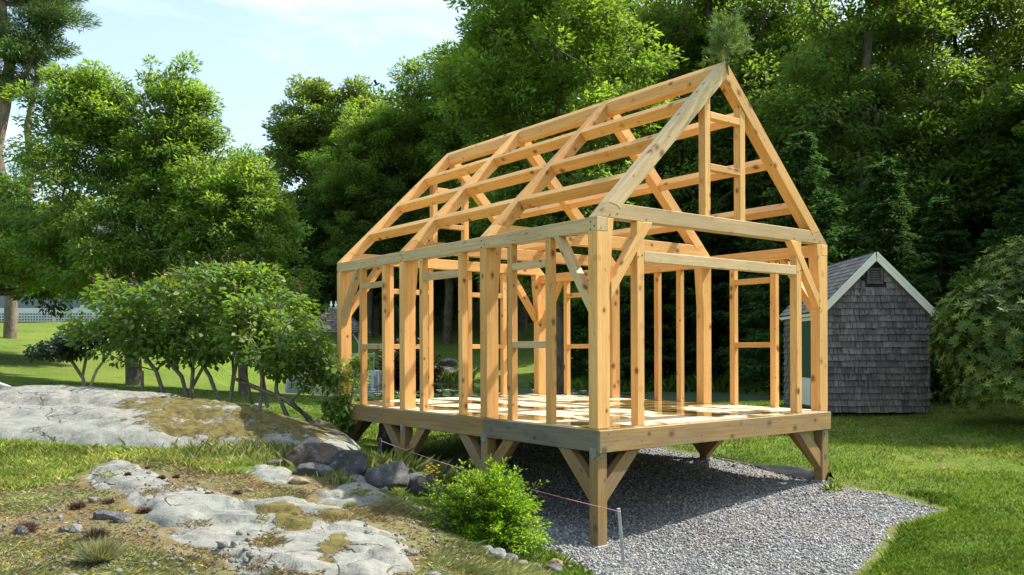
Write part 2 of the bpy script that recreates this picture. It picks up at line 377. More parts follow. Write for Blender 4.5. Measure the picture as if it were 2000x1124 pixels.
def ground_types(x, y):
    wx = x + .22 * fbm(x * 1.6, y * 1.6, 4, 21); wy = y + .22 * fbm(x * 1.6 + 9, y * 1.6, 4, 22)
    g = sdist(wx, wy, GRAVEL)
    wx2 = x + .20 * fbm(x * 3.1, y * 3.1, 5, 31, .6); wy2 = y + .20 * fbm(x * 3.5 + 9, y * 3.5, 4, 32)
    rk = np.maximum.reduce([sdist(wx2, wy2, OUT1), sdist(wx2, wy2, OUT2), sdist(wx2, wy2, OUT3), sdist(wx2, wy2, OUT4)]) + .07
    lg = sdist(wx, wy, LEDGE); br = sdist(wx, wy, BROWN)
    return g, rk, lg, br

# --- ground sheet
def axis(a, b, step, far, lo=True):
    c = list(np.arange(a, b, step)); s = step; p = c[-1]
    while p < far: s *= 1.09; p += s; c.append(p)
    return c
xs_r = axis(0, 8.5, .07, 170); xs_l = axis(.07, 9.5, .07, 170)
xs = np.array([-v for v in xs_l[::-1]] + xs_r); ys = np.array([-60, -30, -12, -4, 0, 2, 3] + axis(3.6, 17, .07, 210))
GX, GY = np.meshgrid(xs, ys); GZ = Hb(GX, GY)
g_, rk_, lg_, br_ = ground_types(GX, GY)
GZ = GZ + .05 * fbm(GX * 3, GY * 3, 4, 41) * sstep(-.5, .5, br_)
gz = GZ - .10 * sstep(.15, .4, g_) - .16 * sstep(.15, .4, rk_) - .22 * sstep(.3, .6, lg_)
me = np_mesh('ground', np.stack([GX, GY, gz], -1).reshape(-1, 3), grid_faces(len(xs), len(ys)), 4,
             {'brown': sstep(-.15, .15, br_).ravel(), 'edge': sstep(-.5, .0, g_).ravel()}, smooth=True)
m = newmat('lawn_ground'); g = N(m); p = g.pos()
n1 = g.noise(p, 0.45, 4, 0.6); n2 = g.noise(p, 7, 5, 0.7); n3 = g.noise(p, 45, 4, 0.7); n4 = g.noise(p, 1.7, 5, 0.65)
lawn = g.mix(g.ramp(n2, [(0.35, 0.0), (0.65, 1.0)]), (0.06, 0.115, 0.016), (0.13, 0.20, 0.028))
lawn = g.mix(g.ramp(n1, [(0.4, 0.0), (0.62, 0.7)]), lawn, (0.17, 0.21, 0.035))
lawn = g.mix(g.ramp(n4, [(0.53, 0.0), (0.66, 0.75)]), lawn, (0.21, 0.17, 0.075))
brn = g.mix(g.ramp(n2, [(0.35, 0.0), (0.62, 1.0)]), (0.10, 0.075, 0.042), (0.25, 0.20, 0.11))
brn = g.mix(g.ramp(n4, [(0.40, 0.0), (0.56, 0.75)]), brn, (0.15, 0.155, 0.055))
brn = g.mix(g.ramp(g.noise(g.mapv(p, (1, 1, 1), (4, 8, 2)), 2.3, 5, .65), [(0.52, 0.0), (0.62, 0.7)]), brn, (0.20, 0.10, 0.05))
brn = g.mix(g.ramp(n3, [(0.60, 0.0), (0.72, 0.5)]), brn, (0.30, 0.24, 0.15))
col = g.mix(g.attr('brown'), lawn, brn)
col = g.mix(g.math('MULTIPLY', g.attr('edge'), g.ramp(n2, [(0.45, 0.0), (0.6, 0.7)])), col, (0.13, 0.10, 0.06))
h = g.math('ADD', n2, g.math('MULTIPLY', n3, 0.6))
g.out(g.bsdf(col, 0.95, 0.1, g.bump(h, 0.8, 0.05)))
tag(link('ground', me, m), kind='structure')

def patch(name, poly_fn, x0, x1, y0, y1, step, zfn, m, attrs_fn=None, keep=-.25):
    xs = np.arange(x0, x1, step); ys = np.arange(y0, y1, step); X, Y = np.meshgrid(xs, ys)
    sd = poly_fn(X, Y); Z = Hb(X, Y) + zfn(X, Y, sd)
    f = grid_faces(len(xs), len(ys)); ok = (sd.ravel()[f] > keep).all(1); f = f[ok]
    used = np.unique(f); rem = -np.ones(X.size, int); rem[used] = np.arange(len(used))
    co = np.stack([X.ravel(), Y.ravel(), Z.ravel()], 1)[used]
    at_ = {k: v.ravel()[used] for k, v in attrs_fn(X, Y, sd).items()} if attrs_fn else None
    me = np_mesh(name, co, rem[f], 4, at_, smooth=True)
    return tag(link(name, me, m), kind='structure')

# --- gravel
m = newmat('gravel'); g = N(m); p = g.pos()
v1 = g.vor(p, 34); v2 = g.vor(p, 70); sp = g.n('ShaderNodeSeparateColor'); g.set(sp, 0, v1.outputs['Color'])
col = g.ramp(sp.outputs[0], [(0.0, (0.10, 0.10, 0.105)), (0.4, (0.25, 0.25, 0.255)), (0.8, (0.40, 0.395, 0.385)), (1.0, (0.55, 0.54, 0.52))])
col = g.mix(g.ramp(v1.outputs['Distance'], [(0.35, 0.0), (0.75, 0.85)]), col, (0.05, 0.05, 0.05))
col = g.mix(g.ramp(g.noise(p, 1.3, 4), [(0.58, 0.0), (0.72, 0.5)]), col, (0.34, 0.26, 0.17))
hh = g.math('SUBTRACT', 1.0, g.math('ADD', v1.outputs['Distance'], g.math('MULTIPLY', v2.outputs['Distance'], .3)))
g.out(g.bsdf(col, 0.85, 0.25, g.bump(hh, 1.0, 0.03)))
M['gravel'] = m
patch('gravel_pad', lambda X, Y: ground_types(X, Y)[0], -2.4, 6.2, 4.6, 16, .05,
      lambda X, Y, sd: -.06 + .085 * sstep(-.12, .25, sd) + .03 * fbm(X * 1.7, Y * 1.7, 3, 51) + .02 * fbm(X * 9, Y * 9, 2, 52), m)

# --- granite ledge and outcrops
def rock_mat(name, mossy):
    m = newmat(name); g = N(m); p = g.pos()
    n1 = g.noise(p, 1.2, 5, 0.6); n2 = g.noise(p, 9, 6, 0.7, 0.3); n3 = g.noise(p, 60, 4, 0.7); n5 = g.noise(g.mapv(p, (1, 1, 1), (5, 3, 1)), 3.2, 6, 0.68)
    col = g.mix(g.ramp(n2, [(0.35, 0.0), (0.65, 1.0)]), (0.165, 0.158, 0.135), (0.30, 0.292, 0.255))
    col = g.mix(g.ramp(n1, [(0.42, 0.0), (0.62, 0.6)]), col, (0.22, 0.235, 0.20))
    col = g.mix(g.ramp(n5, [(0.52, 0.0), (0.64, 0.75)]), col, (0.115, 0.117, 0.11))
    col = g.mix(g.ramp(n3, [(0.58, 0.0), (0.70, 0.7)]), col, (0.075, 0.075, 0.07))
    col = g.mix(g.ramp(n3, [(0.30, 0.6), (0.42, 0.0)]), col, (0.46, 0.45, 0.42))
    ms = g.attr('moss')
    mk = g.math('ADD', ms, g.math('MULTIPLY', g.math('SUBTRACT', n5, 0.5), 1.6))
    mk = g.math('ADD', mk, g.math('MULTIPLY', g.math('SUBTRACT', n2, 0.5), 0.7))
    mc = g.mix(g.ramp(n2, [(0.4, 0.0), (0.6, 1.0)]), (0.075, 0.055, 0.02), (0.16, 0.135, 0.035))
    mc = g.mix(g.ramp(n3, [(0.5, 0.0), (0.68, 0.6)]), mc, (0.07, 0.06, 0.03))
    mask = g.ramp(mk, [(0.50, 0.0), (0.60, 1.0)])
    vc = g.vor(g.n('ShaderNodeVectorMath', operation='ADD', i_0=g.mapv(p, (.42, .8, 1)), i_1=g.mapv(g.n('ShaderNodeTexNoise', i_Vector=p, i_Scale=2.2, i_Detail=4.0).outputs[1], (.7, .7, .7))).outputs[0], 1.0, 'DISTANCE_TO_EDGE')
    crk = g.math('MULTIPLY', g.ramp(vc.outputs['Distance'], [(0.0, 1.0), (0.005, 0.7), (0.014, 0.0)]), g.ramp(n1, [(0.42, 0.0), (0.5, 1.0)]))
    col = g.mix(g.math('MULTIPLY', crk, .75), col, (0.06, 0.052, 0.035))
    col = g.mix(mask, col, mc)
    h = g.math('SUBTRACT', g.math('MULTIPLY', n2, 0.7), g.math('MULTIPLY', crk, .6)); h = g.math('ADD', h, g.math('ADD', g.math('MULTIPLY', n3, 0.25), g.math('MULTIPLY', mask, 0.5)))
    g.out(g.bsdf(col, 0.9, 0.2, g.bump(h, .9, 0.03))); return m
M['granite'] = rock_mat('granite', 1)
def ledge_z(X, Y, sd):
    b = -.16 + .24 * sstep(-.12, .35, sd) + .05 * sstep(.3, 1.2, sd)
    cr_ = np.abs(fbm(X * .9 + Y * .5, Y * 1.6, 4, 61)); cr2 = np.abs(fbm(X * 2.5, Y * 2.5, 4, 64))
    return b + (.12 * fbm(X * .8, Y * 1.3, 4, 62) - .05 * sstep(.05, 0, cr_) + .07 * sstep(-.008, .008, fbm(X * .6, Y * 1.5, 4, 66)) + .022 * fbm(X * 5, Y * 5, 4, 63) - .02 * sstep(.03, 0, cr2)) * sstep(-.1, .2, sd)
patch('granite_ledge', lambda X, Y: ground_types(X, Y)[2], -14, -1.2, 10, 16.4, .06, ledge_z, M['granite'],
      lambda X, Y, sd: {'moss': .52 * sstep(-.6, .3, sdist(X, Y, MOSSP)) + .13})
def out_z(X, Y, sd):
    cr_ = np.abs(fbm(X * 1.1 + Y * .8, Y * 1.9 - X * .3, 4, 71))
    return -.085 + .105 * sstep(-.08, .28, sd) + .03 * sstep(.1, .8, sd) + (.05 * fbm(X * 1.0, Y * 1.4, 3, 72) + .05 * sstep(-.008, .008, fbm(X * .8 + 3, Y * 1.7, 4, 75)) + .04 * sstep(-.008, .008, fbm(X * 1.3, Y * 2.4 + 7, 4, 76) - .06) - .05 * sstep(.035, 0, cr_) + .018 * fbm(X * 6, Y * 6, 4, 73) + .012 * fbm(X * 15, Y * 15, 3, 74)) * sstep(-.05, .12, sd) - .02
def moss2(X, Y, sd):
    mp_ = np.maximum(sdist(X, Y, P_M1), sdist(X, Y, P_M2))
    return {'moss': .26 * sstep(.25, 0, sd) + .55 * sstep(-.15, .15, mp_) + .16}
P_M1 = plan([(505, 1010), (560, 1000), (600, 1020), (720, 1000), (700, 1026), (600, 1042), (540, 1052)])
P_M2 = plan([(640, 1060), (690, 1052), (640, 1124), (600, 1124)])
patch('granite_outcrop', lambda X, Y: ground_types(X, Y)[1], -6, .6, 5.0, 11, .035, out_z, M['granite'], moss2)

# --- pond
me = np_mesh('pond_water', np.array([(-16, 28, WATER), (14, 28, WATER), (14, 53, WATER), (-16, 53, WATER)]), np.array([[0, 1, 2, 3]]), 4)
m = newmat('pond_water'); g = N(m); p = g.pos()
weed = g.noise(g.mapv(p, (1, .6, 1)), 0.35, 5, 0.6, .5)
sx = g.n('ShaderNodeSeparateXYZ'); g.set(sx, 0, p)
bias = g.n('ShaderNodeMapRange'); g.set(bias, 0, sx.outputs[0]); bias.inputs[1].default_value = -4; bias.inputs[2].default_value = 4; bias.inputs[3].default_value = -.12; bias.inputs[4].default_value = .2
mk = g.ramp(g.math('ADD', weed, bias.outputs[0]), [(0.50, 0.0), (0.54, 1.0)])
spk = g.noise(p, 14, 4, .8)
col = g.mix(mk, (0.006, 0.010, 0.006), g.mix(spk, (0.04, 0.08, 0.03), (0.10, 0.14, 0.06)))
rgh = g.ramp(mk, [(0, 0.04), (1, 0.7)])
g.out(g.bsdf(col, rgh, 0.5, g.bump(g.noise(p, 6, 2), 0.03, 0.05)))
tag(link('pond_water', me, m), kind='structure')

# ------------------------------------------------------------------ the timber frame
W, L, HP, AP = 4.267, 6.08, 2.24, 4.30
PV = .14
frame = empty('timber_frame', (.896, 9.017, 1.29), .657)
tag(frame, 'open pine timber frame of a small cabin on braced stilts over gravel', 'building frame')
PITCH = (AP - HP) / (W / 2); SA = math.atan(PITCH)
BENTS = [0.0, 1.98, 3.96, L - PV]
tone_rng = random.Random(5)

def member(name, plane, poly, t0, t1, gd, mat='pine', parent=None, bevel=.005, nicks=True):
    """prism: polygon in plane ('uz': (u,z), 'vz': (v,z), 'uv': (u,v)) extruded along the third axis; gd = grain direction (u,v,z)"""
    if plane == 'uz': fn = lambda a, b, t: (a, t1 if t else t0, b)
    elif plane == 'vz': fn = lambda a, b, t: (t1 if t else t0, a, b)
    else: fn = lambda a, b, t: (a, b, t1 if t else t0)
    n = len(poly); bm = bmesh.new()
    A = [bm.verts.new(fn(a, b, 0)) for a, b in poly]; B = [bm.verts.new(fn(a, b, 1)) for a, b in poly]
    bm.faces.new(A[::-1]); bm.faces.new(B)
    for i in range(n): bm.faces.new((A[i], A[(i + 1) % n], B[(i + 1) % n], B[i]))
    bmesh.ops.recalc_face_normals(bm, faces=bm.faces)
    if bevel: bmesh.ops.bevel(bm, geom=bm.edges[:], offset=bevel, segments=1, affect='EDGES')
    me = bpy.data.meshes.new(name); bm.to_mesh(me); bm.free()
    gd = Vector(gd).normalized(); ref = Vector((0, 0, 1)) if abs(gd.z) < .8 else Vector((1, 0, 0))
    c1 = gd.cross(ref).normalized(); c2 = gd.cross(c1)
    off = Vector((tone_rng.uniform(0, 50), tone_rng.uniform(0, 50), tone_rng.uniform(0, 50))); tn = tone_rng.random()
    gr = []
    for v in me.vertices: gr += [v.co.dot(gd) + off.x, v.co.dot(c1) + off.y, v.co.dot(c2) + off.z]
    me.attributes.new('grain', 'FLOAT_VECTOR', 'POINT').data.foreach_set('vector', gr)
    me.attributes.new('tone', 'FLOAT', 'POINT').data.foreach_set('value', [tn] * len(me.vertices))
    return link(name, me, M[mat], parent or frame)
def rect(a0, a1, b0, b1): return [(a0, b0), (a1, b0), (a1, b1), (a0, b1)]
def mir(poly): return [(W - a, b) for a, b in poly][::-1]
def mirv(poly): return [(L - a, b) for a, b in poly][::-1]

# posts with flared heads
post = [(0, 0), (.185, 0), (.185, 1.50), (.25, 2.238), (.15, 2.238), (.15, 2.09), (0, 2.09)]
for v0 in BENTS:
    member('post', 'uz', post, v0, v0 + PV, (0, 0, 1)); member('post', 'uz', mir(post), v0, v0 + PV, (0, 0, 1))
# wall plates
member('wall_plate', 'uz', rect(0, .15, 2.09, HP), -.002, L, (0, 1, 0), 'plate'); member('wall_plate', 'uz', rect(W - .15, W, 2.09, HP), -.002, L, (0, 1, 0), 'pine')
# tie beams, rafters
dz_ = .165; cu = dz_ / PITCH
tie = [(0.002, HP), (W - .002, HP), (W - cu, HP + dz_), (cu, HP + dz_)]
rd = .155 / math.cos(SA)            # rafter depth measured vertically
for i, v0 in enumerate(BENTS):
    t0, t1 = v0 + .0, v0 + PV
    member('tie_beam', 'uz', tie, t0, t1, (1, 0, 0), 'plate' if i == 0 else 'pine')
    foot = (HP + dz_ - (HP - rd)) / PITCH       # where the rafter's underside meets the tie's top
    raf = [(cu, HP + dz_ + .0005), (cu + .12, HP + dz_ - .012), (foot - .045, HP + dz_ - .06), (foot, HP + dz_ + .0), (W / 2 - .001, AP - rd), (W / 2 - .001, AP)]
    raf = [(cu, HP + dz_), (foot - .09, HP + dz_ - .025), (foot - .05, HP + dz_ - .065), (foot, HP + dz_), (W / 2 - .001, AP - rd), (W / 2 - .001, AP)]
    member('rafter', 'uz', raf, t0 - .003, t1 + .003, (1, 0, PITCH), 'plate' if i == 0 else 'pine')
    member('rafter', 'uz', mir(raf), t0 - .003, t1 + .003, (-1, 0, PITCH))
# ridge beam and purlins between the rafters
for i in range(3):
    a, b = BENTS[i] + PV + .004, BENTS[i + 1] - .004
    rp = [(W / 2, AP), (W / 2 - .075, AP - .075 * PITCH), (W / 2 - .075, AP - .22), (W / 2 + .075, AP - .22), (W / 2 + .075, AP - .075 * PITCH)]
    member('ridge_beam', 'uz', rp, a, b, (0, 1, 0))
    for s in (.25, .50, .75):
        sl = W / 2 / math.cos(SA) * s
        def q(t, n_): return ((sl + t) * math.cos(SA) + n_ * math.sin(SA), HP + (sl + t) * math.sin(SA) - n_ * math.cos(SA))
        pp = [q(-.052, .001), q(.052, .001), q(.052, .142), q(-.052, .142)]
        member('purlin', 'uz', pp, a, b, (0, 1, 0)); member('purlin', 'uz', mir(pp), a, b, (0, 1, 0))
# gable studs and attic window framing, front and back
def under(u): return HP + min(u, W - u) * PITCH - rd
for v0, v1 in ((.012, .112), (L - .112, L - .012)):
    for a, b in ((1.755, 1.855), (W - 1.855, W - 1.755)):
        st = [(a, HP + dz_), (b, HP + dz_), (b, under(b)), (a, under(a))]
        member('gable_stud', 'uz', st, v0, v1, (0, 0, 1))
    member('window_header', 'uz', rect(1.855, W - 1.855, 3.57, 3.65), v0, v0 + .09, (1, 0, 0)); member('window_sill', 'uz', rect(1.855, W - 1.855, 2.955, 3.035), v0, v0 + .09, (1, 0, 0))
# long walls: studs, window and door framing
SV = [.765, 1.475, 2.52, 3.475, 4.525, 5.235]
for side in (0, 1):
    u0, u1 = (.004, .094) if side == 0 else (W - .094, W - .004)
    for v in SV + ([2.995] if side else []): member('stud', 'vz', rect(v, v + .088, 0, 2.09), u0, u1, (0, 0, 1))
    for a, b in ((.853, 1.475), (4.613, 5.235)):
        member('window_header', 'vz', rect(a, b, 1.78, 1.86), u0, u1, (0, 1, 0), 'plate' if side == 0 else 'pine'); member('window_sill', 'vz', rect(a, b, .855, .932), u0, u1, (0, 1, 0), 'plate' if side == 0 else 'pine')
    if side == 0: member('door_header', 'vz', rect(2.608, 3.475, 1.79, 1.885), u0, u1, (0, 1, 0), 'plate')
    bu = (.01, .105) if side == 0 else (W - .105, W - .01)
    br = [(PV, 1.235), (.70, 2.09), (.61, 2.09), (PV, 1.42)]
    member('wall_brace', 'vz', br, bu[0] - .012, bu[1], (0, .55, .83), 'plate' if side == 0 else 'pine'); member('wall_brace', 'vz', mirv(br), bu[0] - .012, bu[1], (0, -.55, .83), 'plate' if side == 0 else 'pine')
# gable walls
br = [(.20, 1.37), (.845, HP), (.70, HP), (.20, 1.56)]
for v0, v1, f in ((-.006, .09, 1), (L - .09, L + .006, 0)):
    member('gable_brace', 'uz', br, v0, v1, (.65, 0, .75)); member('gable_brace', 'uz', mir(br), v0, v1, (-.65, 0, .75))
for a in (.60, W - .71): member('stud', 'uz', rect(a, a + .112, 0, HP), .092, .19, (0, 0, 1)) if False else member('stud', 'uz', rect(a, a + .112, 0, HP), .0, .105, (0, 0, 1))
member('door_header', 'uz', rect(.712, W - .71, 1.80, 1.92), .0, .10, (1, 0, 0), 'plate')
for a in (.90, 1.68, W - 1.77, W - .99): member('stud', 'uz', rect(a, a + .09, 0, HP), L - .10, L - .01, (0, 0, 1))
for a, b in ((.99, 1.68), (W - 1.68, W - .99)):
    member('window_header', 'uz', rect(a, b, 1.78, 1.86), L - .10, L - .01, (1, 0, 0)); member('window_sill', 'uz', rect(a, b, .855, .932), L - .10, L - .01, (1, 0, 0))
# oak pegs and nail heads at the joints
M['peg'] = plain('dark_peg', (0.16, 0.09, 0.045), .8, .1, .2, 30)
def peg(plane, a, b, t, r=.011):
    mb = MB(); q = [(a + r * math.cos(k * math.pi / 3), b + r * math.sin(k * math.pi / 3)) for k in range(6)]
    if plane == 'vz': mb.prism(q, lambda x, y, k: (t + (.004 if k else -.004), x, y))
    else: mb.prism(q, lambda x, y, k: (x, t + (.003 if k else -.004), y))
    mb.build('peg', M['peg'], frame)
for v0 in BENTS:
    for dv, dz in ((.04, 2.14), (.10, 2.19), (.10, 2.11)): peg('vz', v0 + dv, dz, 0)
for v in SV: peg('vz', v + .03, 2.05, .004, .006); peg('vz', v + .06, 2.05, .004, .006)
for a, b in ((.19, 2.27), (.30, 2.29), (W - .19, 2.27), (W - .30, 2.29), (.06, 2.12), (.75, 2.27), (W - .75, 2.27), (.62, 1.85), (.68, 1.87), (W - .62, 1.86), (W - .68, 1.84), (.40, 1.72), (W - .40, 1.72)): peg('uz', a, b, 0, .009)
for k in range(9): peg('uz', .12 + k * .5, -.06 - .1 * (k % 2), -.042, .006)
# deck: plywood with puddles
m = newmat('wet_plywood'); g = N(m); p = g.obj()
n1 = g.noise(g.mapv(p, (1.0, .62, 1), (3.3, 1.1, 0)), 0.95, 4, 0.55, .2); n2 = g.noise(g.mapv(p, (1, 8, 1)), 9, 5, .6); n3 = g.noise(p, 4, 4, .6)
pud = g.ramp(n1, [(0.50, 0.0), (0.535, 1.0)])
sp = g.n('ShaderNodeSeparateXYZ'); g.set(sp, 0, p)
def seam(coord, per):
    fr = g.math('FRACT', g.math('DIVIDE', coord, per)); d_ = g.math('ABSOLUTE', g.math('SUBTRACT', fr, .5)); return g.math('GREATER_THAN', d_, .5 - .004 / per)
col = g.mix(g.ramp(n2, [(0.35, 0.0), (0.65, 1.0)]), (0.60, 0.47, 0.30), (0.70, 0.57, 0.38))
col = g.mix(g.ramp(n3, [(0.55, 0.0), (0.7, 0.35)]), col, (0.45, 0.33, 0.2))
sm = g.math('MAXIMUM', seam(sp.outputs[0], 1.22), seam(g.math('ADD', sp.outputs[1], .3), 2.44))
col = g.mix(g.math('MULTIPLY', sm, .7), col, (0.15, 0.10, 0.06))
col = g.mix(pud, col, (0.36, 0.245, 0.085))
rgh = g.ramp(pud, [(0.0, 0.55), (0.9, 0.015)])
pb = g.math('SUBTRACT', 1.0, pud)
g.out(g.bsdf(col, rgh, 0.5, g.bump(g.math('MULTIPLY', n2, pb), 0.15, 0.002)))
mb = MB(); mb.box(.01, W - .01, .002, L - .002, -.02, .0); mb.build('deck', m, frame)
# rim beams
member('rim_beam', 'vz', rect(.0, 2.06, -.245, -.021), -.004, .135, (0, 1, 0), 'grey'); member('rim_beam', 'vz', rect(2.062, L, -.245, -.021), -.004, .135, (0, 1, 0), 'treated')
member('rim_beam', 'vz', rect(.0, L, -.245, -.021), W - .135, W + .004, (0, 1, 0), 'treated')
fr = member('rim_beam', 'uz', rect(-.006, W + .006, -.25, -.016), -.042, -.001, (1, 0, 0), 'treated')
member('rim_beam', 'uz', rect(.135, W - .135, -.245, -.021), L - .12, L - .003, (1, 0, 0), 'treated')
for k in range(1, 15):
    v = k * L / 15; member('floor_joist', 'uz', rect(.136, W - .136, -.22, -.022), v - .02, v + .02, (1, 0, 0), 'treated', bevel=0)
# legs, leg braces, brackets, footings
cy_, sy_ = math.cos(.657), math.sin(.657)
for i, v0 in enumerate(BENTS):
    for side in (0, 1):
        u0 = .0 if side == 0 else W - .137; u1 = u0 + .137; vv = v0 + (.0 if i < 3 else -.002)
        wx, wy = .896 + (u0 + .07) * cy_ - (vv + .07) * sy_, 9.017 + (u0 + .07) * sy_ + (vv + .07) * cy_
        gzz = H1(wx, wy) - 1.29
        lg = member('leg', 'uz', rect(u0, u1, gzz + .04, -.2455), vv, vv + .132, (0, 0, 1), 'treated')
        mb = MB(); mb.box(u0 - .012, u1 + .012, vv - .012, vv + .144, gzz - .15, gzz + .045); mb.build('footing', M['concrete'], lg, bevel=.006)
        lb = [(vv + .132, -.79), (vv + .66, -.2455), (vv + .45, -.2455), (vv + .132, -.56)]
        rb = [(2 * vv + .132 - a, b) for a, b in lb][::-1]
        ub = (u0 + .012, u1 - .012)
        if i < 3: member('leg_brace', 'vz', lb, ub[0], ub[1], (0, .53, .545), 'treated')
        if i > 0: member('leg_brace', 'vz', rb, ub[0], ub[1], (0, -.53, .545), 'treated')
        if i in (0, 3):
            cb = [(.137, -.79), (.665, -.2455), (.46, -.2455), (.137, -.56)]
            member('leg_brace', 'uz', cb if side == 0 else mir(cb), vv + .012, vv + .12, (.53 if side == 0 else -.53, 0, .545), 'treated')
        # galvanised plate
        us = -.0065 if side == 0 else W + .0045
        mb = MB(); mb.prism([(vv + .02, -.20), (vv + .12, -.20), (vv + .12, -.29), (vv + .07, -.33), (vv + .02, -.29)], lambda a, b, t: (us + .003 * t, a, b)); mb.build('bracket', M['steel'], lg)
        if i == 0:
            mb = MB(); mb.prism([(u0 + .01, -.252), (u1 - .01, -.252), (u1 - .02, -.28), (u0 + .07, -.32), (u0 + .02, -.28)], lambda a, b, t: (a, -.0035 - .002 * t, b)); mb.build('bracket', M['steel'], lg)
            if side == 0:
                mb = MB(); mb.box(-.0085, -.0062, -.040, -.006, -.23, -.085); mb.build('bracket', M['steel'], fr)

# ------------------------------------------------------------------ bough at the peak
def diamonds(pos, dirs, nrm, length, width, fold=.0):
    """one folded diamond leaf per row -> verts (4N,3), faces (N,4)"""
    dirs = dirs / (np.linalg.norm(dirs, axis=1, keepdims=True) + 1e-9)
    side = np.cross(dirs, nrm); side /= (np.linalg.norm(side, axis=1, keepdims=True) + 1e-9)
    up = np.cross(side, dirs)
    l = np.asarray(length).reshape(-1, 1); w = np.asarray(width).reshape(-1, 1)
    mid = pos + dirs * l * .42
    v = np.stack([pos, mid + side * w * .5 + up * w * fold, pos + dirs * l, mid - side * w * .5 + up * w * fold], 1).reshape(-1, 3)
    return v, np.arange(len(pos) * 4).reshape(-1, 4)
def leaves(name, pos, dirs, nrm, length, width, m, parent, r=None, fold=.12, rn=None, bias=None):
    rn = rn or rng
    v, f = diamonds(pos, dirs, nrm, length, width, fold)
    r = rn.random(len(pos)) if r is None else r
    return link(name, np_mesh(name, v, f, 4, {'rnd': np.repeat(r, 4)}), m, parent)
def unit(n, rn):
    v = rn.normal(size=(n, 3)); return v / np.linalg.norm(v, axis=1, keepdims=True)

ap = frame.matrix_world @ Vector((0, 0, 0))
fm = Matrix.Translation(frame.location) @ Matrix.Rotation(.657, 4, 'Z')
b0 = fm @ Vector((W / 2 + .015, -.022, AP - .17))
bo = empty('pine_bough', b0)
tag(bo, 'small evergreen pine bough fastened upright to the peak of the timber frame', 'pine bough')
mb = MB(); rr_ = random.Random(3)
mb.tube([(0, 0, 0), (-.012, .0, .09), (-.016, .0, .2), (-.008, .02, .34), (.0, .03, .52), (.02, .03, .66)], [.011, .012, .011, .009, .007, .003], 6)
tp, td = [], []
for k in range(46):
    t = .24 + .40 * ((k % 34) / 33); a = rr_.uniform(0, 6.28); ln = rr_.uniform(.14, .30) * (1.1 - .5 * ((k % 34) / 33)); el = rr_.uniform(-.1, .8)
    d_ = Vector((math.cos(a) * math.cos(el), math.sin(a) * math.cos(el), math.sin(el)))
    o_ = Vector((-.01, .02, t)); mb.tube([o_, o_ + d_ * ln * .6, o_ + d_ * ln + Vector((0, 0, .02))], [.004, .003, .002], 4)
    for j in range(110):
        tp.append(o_ + d_ * ln * rr_.uniform(.2, 1.08)); td.append(d_ * .8)
mb.build('twig', M['pbark'], bo)
tp = np.array([list(v) for v in tp]); td = np.array([list(v) for v in td]) + .75 * unit(len(tp), rng)
leaves('needles', tp, td, unit(len(tp), rng), rng.uniform(.05, .10, len(tp)), .005 + 0 * tp[:, 0], M['bough'], bo, fold=0)

# ------------------------------------------------------------------ trees
def grow(mb, base, trunk, cents, r0, rn, sides=5, sag=.0, tip=.012, maxr=None):
    """trunk polyline + limbs reaching the cluster centres, pipe-model radii"""
    nodes = [Vector(p) for p in trunk]; par = [-1] + list(range(len(trunk) - 1)); lvl = [1] * len(trunk)
    order = sorted(range(len(cents)), key=lambda i: min((Vector(cents[i]) - n_).length for n_ in nodes[:len(trunk)]))
    P = np.array([list(n_) for n_ in nodes])
    for i in order:
        c = np.array(cents[i]); dv = c - P; dist = np.linalg.norm(dv, axis=1)
        up = dv[:, 2] / (dist + 1e-6)
        cost = dist * (1 + .9 * np.clip(.25 - up, 0, 2))
        j = int(np.argmin(cost)); a = P[j]; n_mid = max(1, int(dist[j] / .9)); prev = j
        for k in range(1, n_mid + 1):
            t = k / n_mid; q = a + (c - a) * t
            if k < n_mid: q = q + rn.normal(size=3) * .10 * dist[j] / n_mid + np.array([0, 0, sag * math.sin(math.pi * t) * dist[j]])
            nodes.append(Vector(q)); par.append(prev); prev = len(nodes) - 1; P = np.vstack([P, q])
    w = np.zeros(len(nodes)); leaf = np.ones(len(nodes), bool)
    for p in par:
        if p >= 0: leaf[p] = False
    for i in range(len(nodes) - 1, 0, -1):
        if leaf[i]: w[i] += 1
        w[par[i]] += w[i]
    w = np.maximum(w, 1); mx_ = w.max()
    rad = np.maximum(r0 * (w / mx_) ** .48, tip)
    if maxr: rad = np.minimum(rad, maxr)
    # thicker foot
    ch = {}
    for i, p in enumerate(par):
        if p >= 0: ch.setdefault(p, []).append(i)
    done = set()
    def run(start, first):
        pts = [nodes[par[start]]] if first >= 0 else []; rs = [rad[start] if first >= 0 else 0]
        if first < 0: rs = []
        i = start
        stack = []
        while True:
            pts.append(nodes[i]); rs.append(rad[i])
            c_ = sorted(ch.get(i, []), key=lambda k: -rad[k])
            if not c_: break
            stack += c_[1:]; i = c_[0]
        if len(pts) > 1: mb.tube(pts, rs, sides if rs[0] > .05 else 4, cap=False)
        return stack
    todo = run(0, -1)
    while todo: todo += run(todo.pop(), 1)

